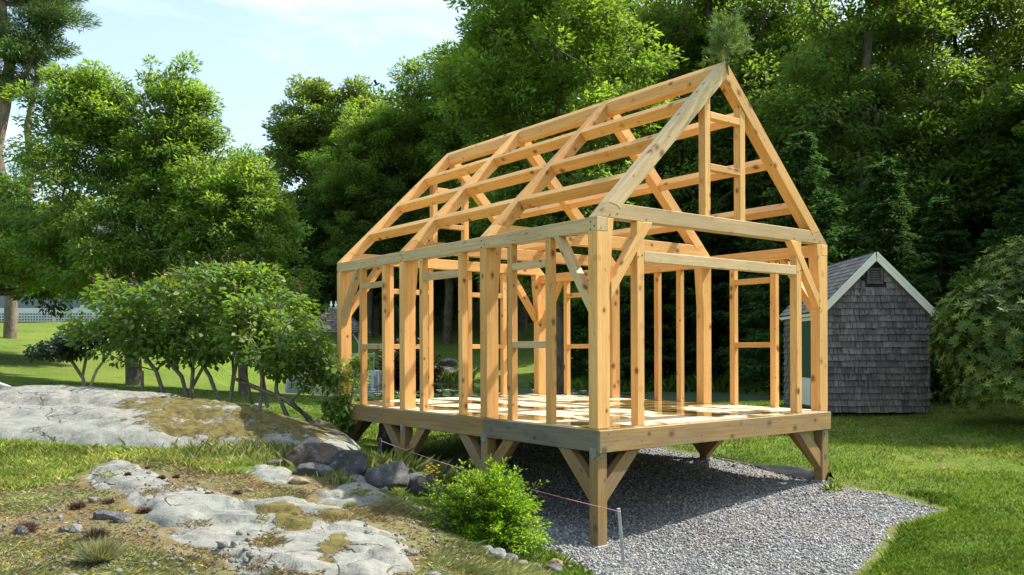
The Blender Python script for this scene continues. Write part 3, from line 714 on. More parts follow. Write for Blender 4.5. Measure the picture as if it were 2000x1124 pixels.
def crown(lobes, ncl, nleaf, lsize, rn, crad=.55, flat=.6, aspect=.5, up=.8, droop=.25, shell=2.4, low=-.6, outw=.5):
    """cluster centres inside the lobes and leaves round them"""
    vol = np.array([l[3] * l[4] * l[5] for l in lobes]) ** .8; vol /= vol.sum()
    cents = []
    while len(cents) < ncl:
        l = lobes[rn.choice(len(lobes), p=vol)]; d_ = unit(1, rn)[0]
        if d_[2] < low and rn.random() < .8: continue
        r = rn.random() ** (1 / shell) * rn.uniform(.82, 1.08)
        cents.append(np.array(l[:3]) + d_ * r * np.array(l[3:6]))
    cents = np.array(cents)
    cr_ = crad * rn.uniform(.6, 1.35, ncl)
    wt = cr_ ** 2; wt /= wt.sum()
    ci = rn.choice(ncl, nleaf, p=wt)
    d_ = unit(nleaf, rn); r = rn.random(nleaf) ** .45
    off = d_ * r[:, None] * cr_[ci][:, None] * np.array([1, 1, flat])
    pos = cents[ci] + off
    ctr = np.array([np.mean([l[k] for l in lobes]) for k in range(3)])
    radial = pos - ctr; radial /= np.linalg.norm(radial, axis=1, keepdims=True) + 1e-6
    nrm = np.array([0, 0, up]) + d_ * .45 + radial * outw * .4 + rn.normal(size=(nleaf, 3)) * .42
    dirs = d_ * np.array([1, 1, .4]) + radial * outw + rn.normal(size=(nleaf, 3)) * .5 + np.array([0, 0, -droop])
    ln = lsize * rn.uniform(.65, 1.3, nleaf)
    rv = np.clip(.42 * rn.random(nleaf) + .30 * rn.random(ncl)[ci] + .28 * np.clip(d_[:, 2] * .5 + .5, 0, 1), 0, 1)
    return cents, pos, dirs, nrm, ln, ln * aspect, rv

def tree_parts(root, lobes, ncl, nleaf, lsize, leafm, barkm, r0, seed, trunk=None, parent_extra=None, sag=.04, cname='crown', **kw):
    rn = np.random.default_rng(seed)
    cents, pos, dirs, nrm, ln, wd, rv = crown(lobes, ncl, nleaf, lsize, rn, **kw)
    top = max(l[2] for l in lobes); 
    if trunk is None:
        lx, ly = np.mean([l[0] for l in lobes]), np.mean([l[1] for l in lobes])
        trunk = [(0, 0, -.3), (0.02, 0, .6)] + [(lx * t ** 1.5 + rn.normal() * .12, ly * t ** 1.5 + rn.normal() * .12, .6 + (top - .6) * t) for t in (.2, .4, .6, .8, 1.0)]
    mb = MB(); grow(mb, None, trunk, cents, r0, rn, sag=sag)
    mb.build('trunk', barkm, root, smooth=True)
    leaves(cname, pos, dirs, nrm, ln, wd, leafm, root, rv, rn=rn)
    return root

def tree(name, label, cat, x, y, group=None, **kw):
    root = empty(name, (x, y, H1(x, y) - .05)); tag(root, label, cat, group)
    return tree_parts(root, **kw)
def copy_tree(src, x, y, rz, sc, label, group=None, dz=-.05, scz=None):
    r = src.copy(); C.objects.link(r); r.location = (x, y, H1(x, y) + dz); r.rotation_euler = (0, 0, rz); r.scale = (sc, sc, scz or sc)
    r['label'] = label
    if group: r['group'] = group
    elif 'group' in r: del r['group']
    for ch in src.children:
        c = ch.copy(); C.objects.link(c); c.parent = r
    return r

# big broad tree on the left lawn
tree('broad_tree', 'broad bright green leafy tree on the left lawn, rising behind the lilacs', 'tree', -11.9, 27,
     lobes=[(-1.7, 0, 7.0, 1.9, 2.2, 2.3), (0.2, .5, 7.6, 2.3, 2.4, 2.6), (1.6, -.4, 6.1, 1.9, 2.2, 1.9), (-3.4, .3, 4.2, 2.6, 2.4, 1.9), (0, -.6, 4.2, 2.8, 2.4, 1.9), (2.2, -.6, 3.9, 2.0, 2.2, 1.5), (-1.2, 0, 8.7, 1.6, 1.5, 1.6), (1.0, 0, 9.2, 1.1, 1.1, 1.3), (-1.8, 0, 8.5, 1.4, 1.6, 1.4), (1.7, 0, 7.9, 1.4, 1.5, 1.5)],
     ncl=900, nleaf=120000, lsize=.15, leafm=M['ash'], barkm=M['bark'], r0=.26, seed=11, crad=.42, aspect=.42, droop=.35, flat=.65, low=-.5)
tree('leafy_tree', 'lower bright green tree between the broad left tree and the timber frame', 'tree', -8.0, 25.5,
     lobes=[(0, 0, 4.6, 1.9, 1.9, 2.1), (.6, 0, 3.0, 1.8, 1.8, 1.5), (-.9, 0, 5.2, 1.1, 1.2, 2.0), (.1, 0, 6.2, .9, .9, 1.2), (-1.1, 0, 3.2, 1.5, 1.5, 1.4)],
     ncl=340, nleaf=44000, lsize=.145, leafm=M['ash'], barkm=M['bark'], r0=.15, seed=12, crad=.38, aspect=.42, droop=.35, flat=.65)
tree('dark_tree', 'dark dense tree at the left edge, its low crown over the white lattice', 'tree', -20.3, 33,
     lobes=[(.5, 0, 3.8, 3.4, 3, 1.9), (3.2, 0, 3.2, 2.4, 2, 1.4), (-2.0, 0, 4.2, 2.5, 2.5, 2.3), (1.6, 0, 5.2, 2.4, 2, 1.8), (4.8, .5, 3.6, 1.5, 1.5, 1.2)],
     ncl=330, nleaf=60000, lsize=.19, leafm=M['shade'], barkm=M['bark'], r0=.3, seed=13, crad=.65, aspect=.5, droop=.4)
# tall pine, far left
tree('pine_tree', 'tall pine with clumped foliage and bare forked trunk at the far left', 'pine tree', -24.0, 41,
     lobes=[(.8, 0, 17.2, 2.9, 2.4, 1.3), (-1.2, 0, 19.0, 3.2, 3, 1.5), (.9, 0, 13.6, 1.9, 2.0, 1.0), (-2.4, 0, 14.5, 2.5, 2, 1.2), (2.2, 0, 15.3, 1.3, 1.3, .7), (.0, 0, 12.2, 1.6, 1.5, .7), (.6, 0, 7.8, 1.2, 1.3, .7)],
     ncl=190, nleaf=70000, lsize=.26, leafm=M['pneedle'], barkm=M['pbark'], r0=.30, seed=14, crad=.75, aspect=.16, flat=.42, droop=-.1, up=.4,
     trunk=[(0, 0, -.3), (.1, 0, 1.5), (.1, 0, 4.5), (-.2, 0, 7.0), (-.6, 0, 9.0), (-.2, 0, 11.2), (.1, 0, 13.2), (-.3, 0, 16), (-.6, 0, 18.6)])
tree_ = [o for o in C.objects if o.name == 'pine_tree'][0]
mb = MB(); mb.tube([(.08, 0, 3.5), (.7, .1, 5.2), (1.0, .1, 8.0), (.9, 0, 10.2), (1.4, 0, 12.4), (1.2, 0, 14.5)], [.2, .2, .18, .16, .12, .05], 7); mb.build('limb', M['pbark'], tree_, smooth=True)
# deciduous prototypes for the wood
tallA = tree('forest_tree', 'tall bright green tree directly behind the ridge, trunk seen beside the near corner post', 'tree', 1.65, 28.6,
     lobes=[(-.6, 0, 12.8, 2.9, 2.9, 3.2), (-2.2, 0, 10.2, 2.0, 2.3, 2.6), (1.4, 0, 9.9, 2.3, 2.4, 2.8), (-1.5, 0, 7.3, 2.2, 2.3, 2.2), (1.0, -.4, 6.2, 2.5, 2.4, 2.4), (0, -.5, 4.6, 2.6, 2.3, 1.5)],
     ncl=560, nleaf=80000, lsize=.19, leafm=M['ash'], barkm=M['bark'], r0=.24, seed=21, crad=.52, aspect=.45, droop=.35, flat=.6)
tallB = tree('forest_tree', 'tall dark tree with thin crown, nearest the shed in the wood', 'tree', 13.0, 31,
     lobes=[(0, 0, 13.5, 3.0, 3.0, 3.6), (1.8, .3, 9.8, 2.6, 2.6, 2.6), (-2.0, 0, 9.4, 2.6, 2.6, 2.6), (0, 0, 6.2, 3.2, 3.0, 2.6), (0, 0, 16.5, 1.8, 1.8, 2.2)],
     ncl=280, nleaf=40000, lsize=.20, leafm=M['oak'], barkm=M['bark'], r0=.26, seed=22, crad=.68, aspect=.5, droop=.25)
tallC = tree('forest_tree', 'slender grey-green tree above the shed, sky showing through it', 'tree', 17.0, 33,
     lobes=[(0, 0, 14.0, 2.8, 2.6, 4.0), (1.4, 0, 9.5, 2.2, 2.4, 2.2), (-1.4, 0, 8.5, 2.4, 2.2, 2.2), (0, 0, 5.5, 2.4, 2.4, 2.2)],
     ncl=210, nleaf=27000, lsize=.20, leafm=M['dull'], barkm=M['bark'], r0=.22, seed=23, crad=.7, aspect=.5, droop=.25)
roundD = tree('round_tree', 'round-crowned tree, left of the two standing against the sky', 'tree', -17.2, 74,
     lobes=[(0, 0, 14.6, 3.0, 3, 3.2), (1.6, 0, 12.4, 2.4, 2.4, 2.6), (-1.7, 0, 12.6, 2.3, 2.3, 2.6), (.2, 0, 17.0, 1.8, 1.8, 1.5)],
     ncl=150, nleaf=26000, lsize=.28, leafm=M['dull'], barkm=M['bark'], r0=.3, seed=24, crad=.8, aspect=.5, droop=.2, flat=.55)
bushE = tree('understorey_tree', 'low dense dark tree behind the gazebo at the wood edge', 'tree', -10.6, 67,
     lobes=[(0, 0, 4.8, 3.0, 2.8, 3.0), (1.5, 0, 2.6, 2.4, 2.4, 2.0), (-1.5, 0, 2.8, 2.4, 2.4, 2.2), (0, 0, 7.4, 1.8, 1.8, 1.8)],
     ncl=200, nleaf=36000, lsize=.22, leafm=M['shade'], barkm=M['bark'], r0=.2, seed=25, crad=.7, aspect=.5, droop=.3)
roundD.scale = (1.12,) * 3; bushE.scale = (1.7,) * 3
copy_tree(roundD, -13.2, 73, 2.1, 1.12, 'round-crowned tree, right of the two standing against the sky')
mid = [(tallB, -8.0, 66, 1.0, 1.0, 'mid-height tree behind the far roof corner, left of the tallest tree'), (tallA, -4.8, 64, 2.2, 1.4, 'leafy tree at the left shoulder of the tallest tree'),
       (bushE, -14.0, 68, .8, 1.5, 'dark bushy tree below the two round-crowned trees'), (tallA, -10.8, 65, 4.0, 1.15, 'light green tree touching the right round-crowned tree'),
       (bushE, -6.5, 70, 2.8, 1.9, 'dark bushy tree just left of the far gable'), (bushE, -18.5, 66, 1.9, 1.15, 'dark bushy tree right of the broad left tree'),
       (bushE, -2.2, 72, 3.3, 2.0, 'dark bushy tree seen through the middle of the left wall')]
for s_, x, y, rz, sc, lb in mid: copy_tree(s_, x, y, rz, sc, lb)
FG = 'dense trees of the wood behind the timber frame'
FL = 'tall tree packed among others in the dense wood behind the building'
for s_, x, y, rz, sc in [(tallB, -2.2, 66, .4, 1.3), (tallC, 4.6, 43, 1.2, 1.15), (tallA, 7.2, 42, 2.9, 1.15), (tallB, 9.4, 40, 2.0, 1.2), (tallC, 11.8, 40, 4.0, 1.15), (tallA, 13.5, 39, 5.0, 1.05),
                          (tallB, 17.5, 37, 3.1, 1.02), (tallC, 20.5, 35, .2, 1.02), (tallB, 22.5, 31, 1.6, .92), (tallA, 20.5, 42, .9, .85), (tallB, 5.8, 48, 5.2, 1.2), (tallB, 0.8, 68, 1.3, 1.5), (tallA, 3.6, 66, 1.3, 1.7), (tallB, 4.6, 60, 1.3, 1.4),
                          (tallC, 10.0, 46, 2.4, 1.15), (tallB, 15.0, 48, 3.7, 1.0), (tallC, 24.5, 38, 3.7, .95)]:
    copy_tree(s_, x, y, rz, sc, {tallA.name: 'tall bright green full-crowned tree packed among others in the dense wood behind the building', tallB.name: FL.replace('tall tree', 'tall dark-crowned tree'), tallC.name: FL.replace('tall tree', 'slender grey-green tree')}[s_.name], FG)
tallA['group'] = FG; tallB['group'] = FG; tallC['group'] = FG
SG = 'low leafy trees filling the wood edge'
SL = 'low dark leafy tree in the shaded understorey of the wood'
for x, y, rz, sc in [(1.8, 72, 0, 1.9), (4.8, 42.5, 1, 1.0), (7.5, 42, 2, 1.1), (13.4, 37, 3, 1.0), (15.0, 29.5, 4, 1.0), (18.5, 29, 5, 1.1), (21.5, 27, .6, 1.05), (-5.0, 77, 1.7, 2.0), (12.5, 43, 1, 1.5), (17, 42, 2, 1.6), (8, 48, 4, 1.6), (22, 36, 5, 1.5), (16.0, 22.5, 1.4, .72), (5, 62, 1, 1.9), (-9.5, 76, 1, 2.2), (-3.5, 84, 2, 1.5), (1.5, 83, 0, 1.5), (-8, 85, 1, 1.5), (-13, 84, 3, 1.5), (-18, 82, 4, 1.5), (-24, 80, 5, 1.5), (6, 80, 2, 1.5), (-30, 78, 1, 1.4)]:
    copy_tree(bushE, x, y, rz, sc, SL, SG)
# trees outside the right edge that shade the shed
for s_, x, y, rz, sc in [(tallB, 17.2, 22.5, 1, .72), (tallB, 20.0, 20.0, 2, .8), (tallA, 18.4, 25.6, 3, .76), (tallC, 22.5, 24, 4, .9), (bushE, 15.0, 17.8, 3, .8), (tallB, 17.5, 16.5, 5, .62), (tallB, 14.8, 18.6, 2, .64)]:
    copy_tree(s_, x, y, rz, sc, 'tree standing right of the shed and rhododendron, shading them', 'trees right of the shed')

# conifers
def conifer(name, label, x, y, Ht, R0, leafm, seed, group=None, nb=26, per=5, ndl=34, lsz=.20, bare=.04):
    rn = np.random.default_rng(seed); root = empty(name, (x, y, H1(x, y) - .05)); tag(root, label, 'conifer', group)
    mb = MB(); mb.tube([(0, 0, -.3), (0, 0, Ht * .5), (0, 0, Ht)], [.018 * Ht, .010 * Ht, .01], 6)
    P_, D_, N_ = [], [], []
    for i in range(nb):
        t = bare + (1 - bare) * (i / nb) ** 1.05; z = t * Ht
        for j in range(per):
            a = rn.uniform(0, 6.283); l = R0 * (1 - t) ** .75 * rn.uniform(.6, 1.12) + .12; dr = rn.uniform(-.05, .35)
            hd = np.array([math.cos(a), math.sin(a), 0]); sd = np.array([-hd[1], hd[0], 0])
            ps = [np.array([0, 0, z]) + hd * l * s_ + np.array([0, 0, l * (.22 * s_ - dr * 1.3 * s_ * s_)]) for s_ in (0, .35, .7, 1)]
            mb.tube(ps, [.012 + .012 * l, .012, .008, .004], 3, cap=False)
            k = int(ndl * (.35 + l)); s_ = rn.random(k) ** .7
            sp_ = (rn.random(k) * 2 - 1) * .42 * l * (1.1 - s_)
            q_ = np.array([0, 0, z]) + hd * (l * s_)[:, None] + np.array([0, 0, 1]) * (l * (.22 * s_ - dr * 1.3 * s_ ** 2) - np.abs(sp_) * .25)[:, None] + sd * sp_[:, None] + rn.normal(size=(k, 3)) * .035
            P_.append(q_); D_.append(hd * .7 + sd * np.sign(sp_)[:, None] * .75 + rn.normal(size=(k, 3)) * .3 + np.array([0, 0, -.25])); N_.append(np.array([0, 0, 1]) + rn.normal(size=(k, 3)) * .35)
    mb.build('trunk', M['bark'], root, smooth=True)
    P_, D_, N_ = map(np.concatenate, (P_, D_, N_)); n_ = len(P_)
    leaves('crown', P_, D_, N_, lsz * rn.uniform(.7, 1.3, n_), lsz * .42 * rn.uniform(.7, 1.2, n_), leafm, root, rn=rn)
    return root
conA = conifer('hemlock', 'dark feathery conifer directly behind the shed roof', 8.6, 25.5, 8.0, 2.5, M['needle'], 31, nb=40, per=7, ndl=52, lsz=.2)
conB = conifer('young_conifer', 'low young conifer seen between the right wall posts', 6.3, 39.2, 5.5, 1.9, M['needle'], 32, nb=26, per=6, ndl=48, lsz=.2)
conifer('spruce', 'blue-green spruce rising above the rhododendron', 15.3, 23.5, 7.2, 2.2, M['bneedle'], 33, nb=30, per=7, ndl=50, lsz=.19)
CG = 'dark conifers along the wood edge'
conB.scale = (1.4,) * 3
for s_, x, y, rz, sc in [(conA, 10.6, 24.5, 2, .85), (conA, 12.9, 25.8, 3, .72), (conB, 8.3, 39.0, 1, 1.7), (conB, 4.9, 41.8, 2, 1.35), (conA, 7.4, 40.6, 4, 1.25), (conB, 11.2, 37.6, 3, 1.8), (conA, 13.6, 22.0, 5, .75), (conB, 5.6, 40.6, 5, 1.3), (conA, 9.9, 40.0, 1, 1.3),
                          (conB, 9.8, 38.4, 4, 1.5), (conB, 3.8, 43.2, 1, 1.2), (conA, 12.0, 20.5, .5, .62), (conB, 12.6, 36.6, 2, 1.7), (conA, 6.5, 43, 2, 1.2)]:
    copy_tree(s_, x, y, rz, sc, 'dark conifer in the shaded wood edge behind the frame and shed', CG)
# ------------------------------------------------------------------ shrubs
def lilac(name, label, stems, lobes, ncl, nleaf, seed, x, y, z, tw=1.0, leafm='lilac', seeds=26, lsize=.085, crad=.2, group=None):
    """several leaning stems, twiggy limbs, sparse leaf clusters, brown seed heads"""
    rn = np.random.default_rng(seed); root = empty(name, (x, y, z)); tag(root, label, 'shrub', group)
    cents, pos, dirs, nrm, ln, wd, rv = crown(lobes, ncl, nleaf, lsize, rn, crad=crad, aspect=.62, droop=.5, up=.5, shell=2.0, low=-.7)
    sx_ = np.array([s[-1] for s in stems]); own = np.argmin(((cents[:, None, :2] - sx_[None, :, :2]) ** 2).sum(2), 1)
    for i, s in enumerate(stems):
        cs = cents[own == i]
        if not len(cs): cs = np.array([s[-1]]) + .05
        mb = MB(); grow(mb, None, s, cs, .036 if len(cs) > 15 else .026, rn, sides=5, sag=.02, tip=.004); mb.build('stem', M['lbark'], root, smooth=True)
    if tw:
        mb = MB()
        for c in cents[rn.random(len(cents)) < .8 * tw]:
            for k in range(4):
                d_ = unit(1, rn)[0]; d_[2] = abs(d_[2]) * .8
                l = rn.uniform(.12, .34); mb.tube([c, c + d_ * l * .5 + rn.normal(size=3) * .02, c + d_ * l], [.004, .003, .002], 3, cap=False)
        mb.build('twigs', M['lbark'], root)
    leaves('foliage', pos, dirs, nrm, ln, wd, M[leafm], root, rv, rn=rn)
    if seeds:
        tp_ = cents[np.argsort(-(cents[:, 2] + rn.normal(size=len(cents)) * .35))[:seeds]] + np.array([0, 0, .12])
        k = 34; q_ = np.repeat(tp_, k, 0); h_ = rn.random(len(q_)); q_ = q_ + rn.normal(size=q_.shape) * np.array([.03, .03, 0]) * (1.1 - h_)[:, None] + np.array([0, 0, 1]) * (h_ * .16)[:, None]
        leaves('seed_heads', q_, unit(len(q_), rn), unit(len(q_), rn), .028 + 0 * h_, .016 + 0 * h_, M['lilac_seed'], root, rn=rn)
    return root
bx_, by_ = -5.75, 15.2; bz = H1(bx_, by_) - .02
lilac('lilac_shrub', 'large spreading lilac shrub, many grey stems, yellow-green leaves and brown seed heads', [
    [(-.35, 0, 0), (-.55, 0, .6), (-.9, -.1, 1.1), (-1.4, 0, 1.6)], [(.0, .1, 0), (-.1, 0, .5), (-.5, 0, 1.0), (-.9, 0, 1.7)], [(.05, 0, 0), (.1, 0, .6), (.0, .1, 1.2), (.1, 0, 2.0)],
    [(.55, .1, 0), (.4, 0, .5), (.15, 0, .9), (-.3, 0, 1.5)], [(.75, 0, 0), (.82, 0, .5), (.95, 0, 1.1), (.9, 0, 1.8)], [(1.15, 0, 0), (1.02, 0, .6), (1.2, 0, 1.2), (1.5, 0, 1.8)],
    [(1.42, 0, -.05), (1.3, .1, .5), (1.32, 0, .9), (1.1, 0, 1.5)], [(-.15, .2, 0), (.35, 0, .8), (.6, .2, 1.4), (.5, .2, 2.1)]],
    [(-1.2, 0, 1.6, .95, .8, .66), (.3, 0, 1.85, 1.0, .9, .68), (1.25, 0, 1.65, .95, .8, .78), (-.45, 0, 1.2, .85, .6, .5), (1.8, 0, 1.3, .6, .6, .7), (.9, 0, 2.25, .55, .55, .35), (.5, 0, 1.15, 1.0, .6, .5), (.7, 0, .95, 1.1, .6, .35), (-1.0, 0, 1.1, .9, .6, .45), (1.7, 0, 1.0, .7, .6, .5)], 360, 11500, 41, bx_, by_, bz, seeds=60, tw=1.25, lsize=.112, crad=.22)
bx_, by_ = -3.2, 13.9; bz = H1(bx_, by_) - .04
lilac('lilac_shrub', 'smaller lilac shrub with crooked stems leaning against the far corner of the frame', [
    [(-.9, 0, .0), (-.88, 0, .5), (-.84, 0, .95)], [(-.1, -.1, -.05), (-.45, 0, .35), (-.62, 0, .75), (-.6, 0, 1.3)], [(.15, 0, -.1), (-.1, .1, .3), (-.5, 0, .62), (-.95, 0, .8), (-1.3, 0, .95)],
    [(.3, -.1, -.15), (.0, 0, .15), (-.35, -.1, .6), (.1, 0, 1.0)], [(.38, 0, -.15), (.36, 0, .3), (.42, 0, .75), (.5, 0, 1.15)]],
    [(-.75, 0, 1.55, .8, .6, .62), (-.2, 0, 1.25, .6, .5, .5), (.2, 0, .95, .5, .4, .35), (-1.0, 0, 1.9, .5, .5, .4), (.48, 0, .95, .28, .3, .3)], 140, 4300, 42, bx_, by_, bz, seeds=18, tw=1.0, lsize=.105)
bx_, by_ = -2.75, 13.5; bz = H1(bx_, by_) - .06
lilac('sapling', 'thin leafy sapling growing against the far corner leg of the frame', [[(0, 0, 0), (.03, 0, .5), (.05, 0, 1.0)], [(.12, 0, 0), (.2, 0, .5), (.32, -.1, 1.2)], [(-.15, 0, 0), (-.2, 0, .5), (-.25, 0, .8)]],
      [(.05, 0, .5, .28, .25, .45), (.36, -.1, 1.15, .14, .14, .28)], 46, 1500, 43, bx_, by_, bz, seeds=0, tw=.6, lsize=.08, crad=.11)
bx_, by_ = -9.4, 18.8; bz = H1(bx_, by_) - .02
lilac('small_shrub', 'small dark-leaved shrub by itself on the lawn, left of the lilacs', [[(0, 0, 0), (.02, 0, .5), (-.3, 0, 1.0)], [(.02, 0, 0), (.3, 0, .7), (.6, 0, 1.1)], [(0, 0, 0), (.0, 0, .6), (.1, 0, 1.1)]],
      [(-.5, 0, 1.15, .65, .5, .28), (.1, 0, 1.35, .7, .5, .3), (.5, 0, 1.5, .5, .5, .35)], 90, 4800, 44, bx_, by_, bz, seeds=0, tw=.4, leafm='smallshrub', lsize=.1)
# rhododendron: rosettes of narrow leaves
def rosettes(root, lobes, nr, per, ll, m, seed, name='foliage', low=-.5, aspect=.25):
    rn = np.random.default_rng(seed); vol = np.array([l[3] * l[4] for l in lobes]); vol = vol / vol.sum(); cs, ns = [], []
    while len(cs) < nr:
        l = lobes[rn.choice(len(lobes), p=vol)]; d_ = unit(1, rn)[0]
        if d_[2] < low: continue
        r = 1 - .35 * rn.random() ** 1.6
        if fbm(np.array([d_[0] * 2.3 + l[0] * 3]), np.array([d_[2] * 2.3 + d_[1] * 2.3 + l[2]]), 3, 9)[0] < -.13: r *= .8
        cs.append(np.array(l[:3]) + d_ * r * np.array(l[3:6])); ns.append(d_ + np.array([0, 0, .5]))
    cs, ns = np.array(cs), np.array(ns); ns /= np.linalg.norm(ns, axis=1, keepdims=True)
    c = np.repeat(cs, per, 0); n_ = np.repeat(ns, per, 0); a = np.tile(np.arange(per) / per * 6.283, nr) + np.repeat(rn.random(nr) * 6, per)
    e1 = np.cross(n_, np.array([.3, .2, .9])); e1 /= np.linalg.norm(e1, axis=1, keepdims=True); e2 = np.cross(n_, e1)
    d_ = e1 * np.cos(a)[:, None] + e2 * np.sin(a)[:, None]; tilt = rn.uniform(-.1, .75, len(c))[:, None]
    dirs = d_ + n_ * tilt; nn = n_ - d_ * tilt * .8
    tone = np.repeat(np.clip(rn.random(nr) ** 1.4, 0, 1), per) * .8 + .2 * rn.random(len(c))
    return cs, leaves(name, c, dirs, nn, ll * rn.uniform(.7, 1.25, len(c)), ll * aspect * np.ones(len(c)), m, root, tone, rn=rn, fold=.15)
rx, ry = 9.15, 15.3; root = empty('rhododendron', (rx, ry, H1(rx, ry) - .03)); tag(root, 'large rhododendron bush with glossy leaf rosettes at the right edge', 'bush')
lob = [(.45, 0, 2.0, 1.4, 1.3, 1.4), (-.6, -.1, 1.55, 1.05, 1.1, 1.15), (-.35, -.3, .8, 1.15, 1.2, .8), (.9, -.5, 1.0, 1.3, 1.3, 1.1), (1.2, .2, 2.6, 1.3, 1.2, 1.3), (.1, .1, 2.5, .9, 1, .9)]
cs, fo = rosettes(root, lob, 8200, 9, .112, M['rhodo'], 51)
mb = MB(); grow(mb, None, [(0, 0, -.1), (.1, 0, .3), (.2, 0, .8), (.4, 0, 1.6)], cs[:160] * .93, .07, np.random.default_rng(3)); mb.build('stem', M['bark'], root, smooth=True)
# shrub at the foot of the wood, right of the shed
lilac('leafy_shrub', 'dark green leafy shrub between the shed and the rhododendron', [[(0, 0, 0), (.1, 0, .6), (0, 0, 1.2)], [(.2, 0, 0), (.4, 0, .7), (.5, 0, 1.5)]],
      [(0, 0, .7, .8, .7, .7), (.5, 0, 1.5, .8, .7, .7), (.8, 0, 2.3, .7, .6, .6)], 150, 9000, 45, 9.6, 19.2, H1(9.6, 19.2), seeds=0, tw=0, leafm='shade', lsize=.13, crad=.28)
# bright bush in front of the near leg
def bush(name, label, x, y, z, seed, nst=300, hh=.85, rr=.52, m='spirea', lsz=.034, per=52):
    rn = np.random.default_rng(seed); root = empty(name, (x, y, z)); tag(root, label, 'bush'); mb = MB(); P_, D_, N_, R_ = [], [], [], []
    for i in range(nst):
        a = rn.uniform(0, 6.283); e = 1.45 * rn.random() ** 1.25 if i > 26 else rn.uniform(.7, 1.4); l = rn.uniform(.6, 1.05) * (1 + .30 * math.sin(3 * a + seed) * math.cos(e)) if i > 26 else rn.uniform(1.0, 1.30)
        hd = np.array([math.cos(a) * rr, math.sin(a) * rr, 0]); end = hd * math.cos(e) * l + np.array([0, 0, hh * (.12 + .86 * math.sin(e) * l)])
        o_ = np.array([rn.normal() * .05, rn.normal() * .05, 0]); midp = (o_ + end) * .5 + np.array([0, 0, .10]) - hd * .12
        pt = lambda t: (1 - t) ** 2 * o_ + 2 * t * (1 - t) * midp + t * t * end
        mb.tube([pt(0), pt(.35), pt(.7), pt(1)], [.006, .005, .004, .002], 3, cap=False)
        tt = np.sort(1 - rn.random(per) ** 1.3 * .75); q_ = np.array([pt(t) for t in tt]); ax = end - midp; ax /= np.linalg.norm(ax)
        # short side twigs
        sdv = unit(per, rn); sdv[:, 2] *= .5; off = sdv * (rn.random(per) ** 1.4 * .13)[:, None] * (1.15 - tt)[:, None] ** .5
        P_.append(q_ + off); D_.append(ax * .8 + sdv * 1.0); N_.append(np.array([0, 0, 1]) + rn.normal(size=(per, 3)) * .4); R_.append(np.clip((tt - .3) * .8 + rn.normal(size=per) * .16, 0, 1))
    P_, D_, N_, R_ = map(np.concatenate, (P_, D_, N_, R_)); n_ = len(P_)
    mb.build('stems', M['bark'], root)
    leaves('foliage', P_, D_, N_, lsz * rn.uniform(.7, 1.4, n_), lsz * .5 * rn.uniform(.7, 1.3, n_), M[m], root, R_, rn=rn)
    return root
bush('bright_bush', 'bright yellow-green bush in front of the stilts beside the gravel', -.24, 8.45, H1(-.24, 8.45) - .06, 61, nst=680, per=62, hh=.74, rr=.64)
bush('red_shrub', 'dark red shrub on the pond bank by the gazebo', -6.0, 49.5, H1(-6, 49.5), 62, nst=160, hh=2.4, rr=2.6, m='redshrub', lsz=.22, per=40)
bush('leafy_bush', 'round green bush on the far pond bank seen right of the tree trunk', 4.4, 38.6, H1(4.4, 38.6), 63, nst=200, hh=1.5, rr=1.2, m='oak', lsz=.16, per=40)

# ------------------------------------------------------------------ shed
def shingle_mat(name, c1, c2, c3):
    m = newmat(name); g = N(m); r = g.attr('rnd'); v = g.mapv(g.obj(), (1, 1, .18))
    n1 = g.noise(v, 26, 5, .7); n2 = g.noise(g.obj(), 2.2, 4, .6)
    col = g.mix(r, c1, c2); col = g.mix(g.ramp(n1, [(.42, 0.), (.68, .8)]), col, c3)
    col = g.mix(1.0, col, g.ramp(n2, [(.3, .75), (.7, 1.2)]), 'MULTIPLY')
    g.out(g.bsdf(col, .9, .15, g.bump(n1, .5, .01))); return m
M['shingle'] = shingle_mat('weathered_shingles', (.125, .12, .125), (.235, .226, .232), (.04, .037, .04))
M['roofing'] = shingle_mat('asphalt_roofing', (.095, .10, .105), (.16, .165, .17), (.07, .07, .075))
M['gshingle'] = shingle_mat('wood_roof_shingles', (.14, .11, .10), (.28, .235, .215), (.07, .055, .05))
def shingles(name, o, ux, uz, un, width_at, h0, h1, row, wmin, wmax, m, parent, seed, th=.016, hole=None):
    """rows of individual shingles on a plane; o origin, ux along, uz up, un outward"""
    rr_ = random.Random(seed); vs, fs, rv = [], [], []
    o, ux, uz, un = map(Vector, (o, ux, uz, un)); n_ = int(math.ceil((h1 - h0) / row))
    for i in range(n_):
        z0 = h0 + i * row; z1 = min(z0 + row * 1.25, h1); a, b = width_at(z0 + row * .5); x = a - rr_.uniform(0, wmin)
        while x < b:
            w = rr_.uniform(wmin, wmax); xa, xb = max(x, a), min(x + w - .008, b); x += w
            if xb - xa < .01: continue
            if hole and xa < hole[1] and xb > hole[0] and z0 < hole[3] and z0 + row > hole[2]: continue
            dz = rr_.uniform(-.006, .008); ln_ = rr_.uniform(.75, 1.2) * th * 2.6
            k = len(vs)
            for (px_, pz_, pn_) in ((xa, z0 + dz, ln_), (xb, z0 + dz, ln_), (xb, z1, .003), (xa, z1, .003), (xa, z0 + dz, 0), (xb, z0 + dz, 0)):
                vs.append(o + ux * px_ + uz * pz_ + un * pn_)
            fs += [(k, k + 1, k + 2, k + 3), (k, k + 4, k + 5, k + 1), (k, k + 3, k + 4, k + 4), (k + 1, k + 5, k + 2, k + 2)]
            rv += [rr_.random()] * 6
    fs = [f if f[2] != f[3] else f[:3] for f in fs]
    me = bpy.data.meshes.new(name); me.from_pydata([tuple(v) for v in vs], [], fs); me.update()
    me.attributes.new('rnd', 'FLOAT', 'POINT').data.foreach_set('value', rv)
    return link(name, me, m, parent)
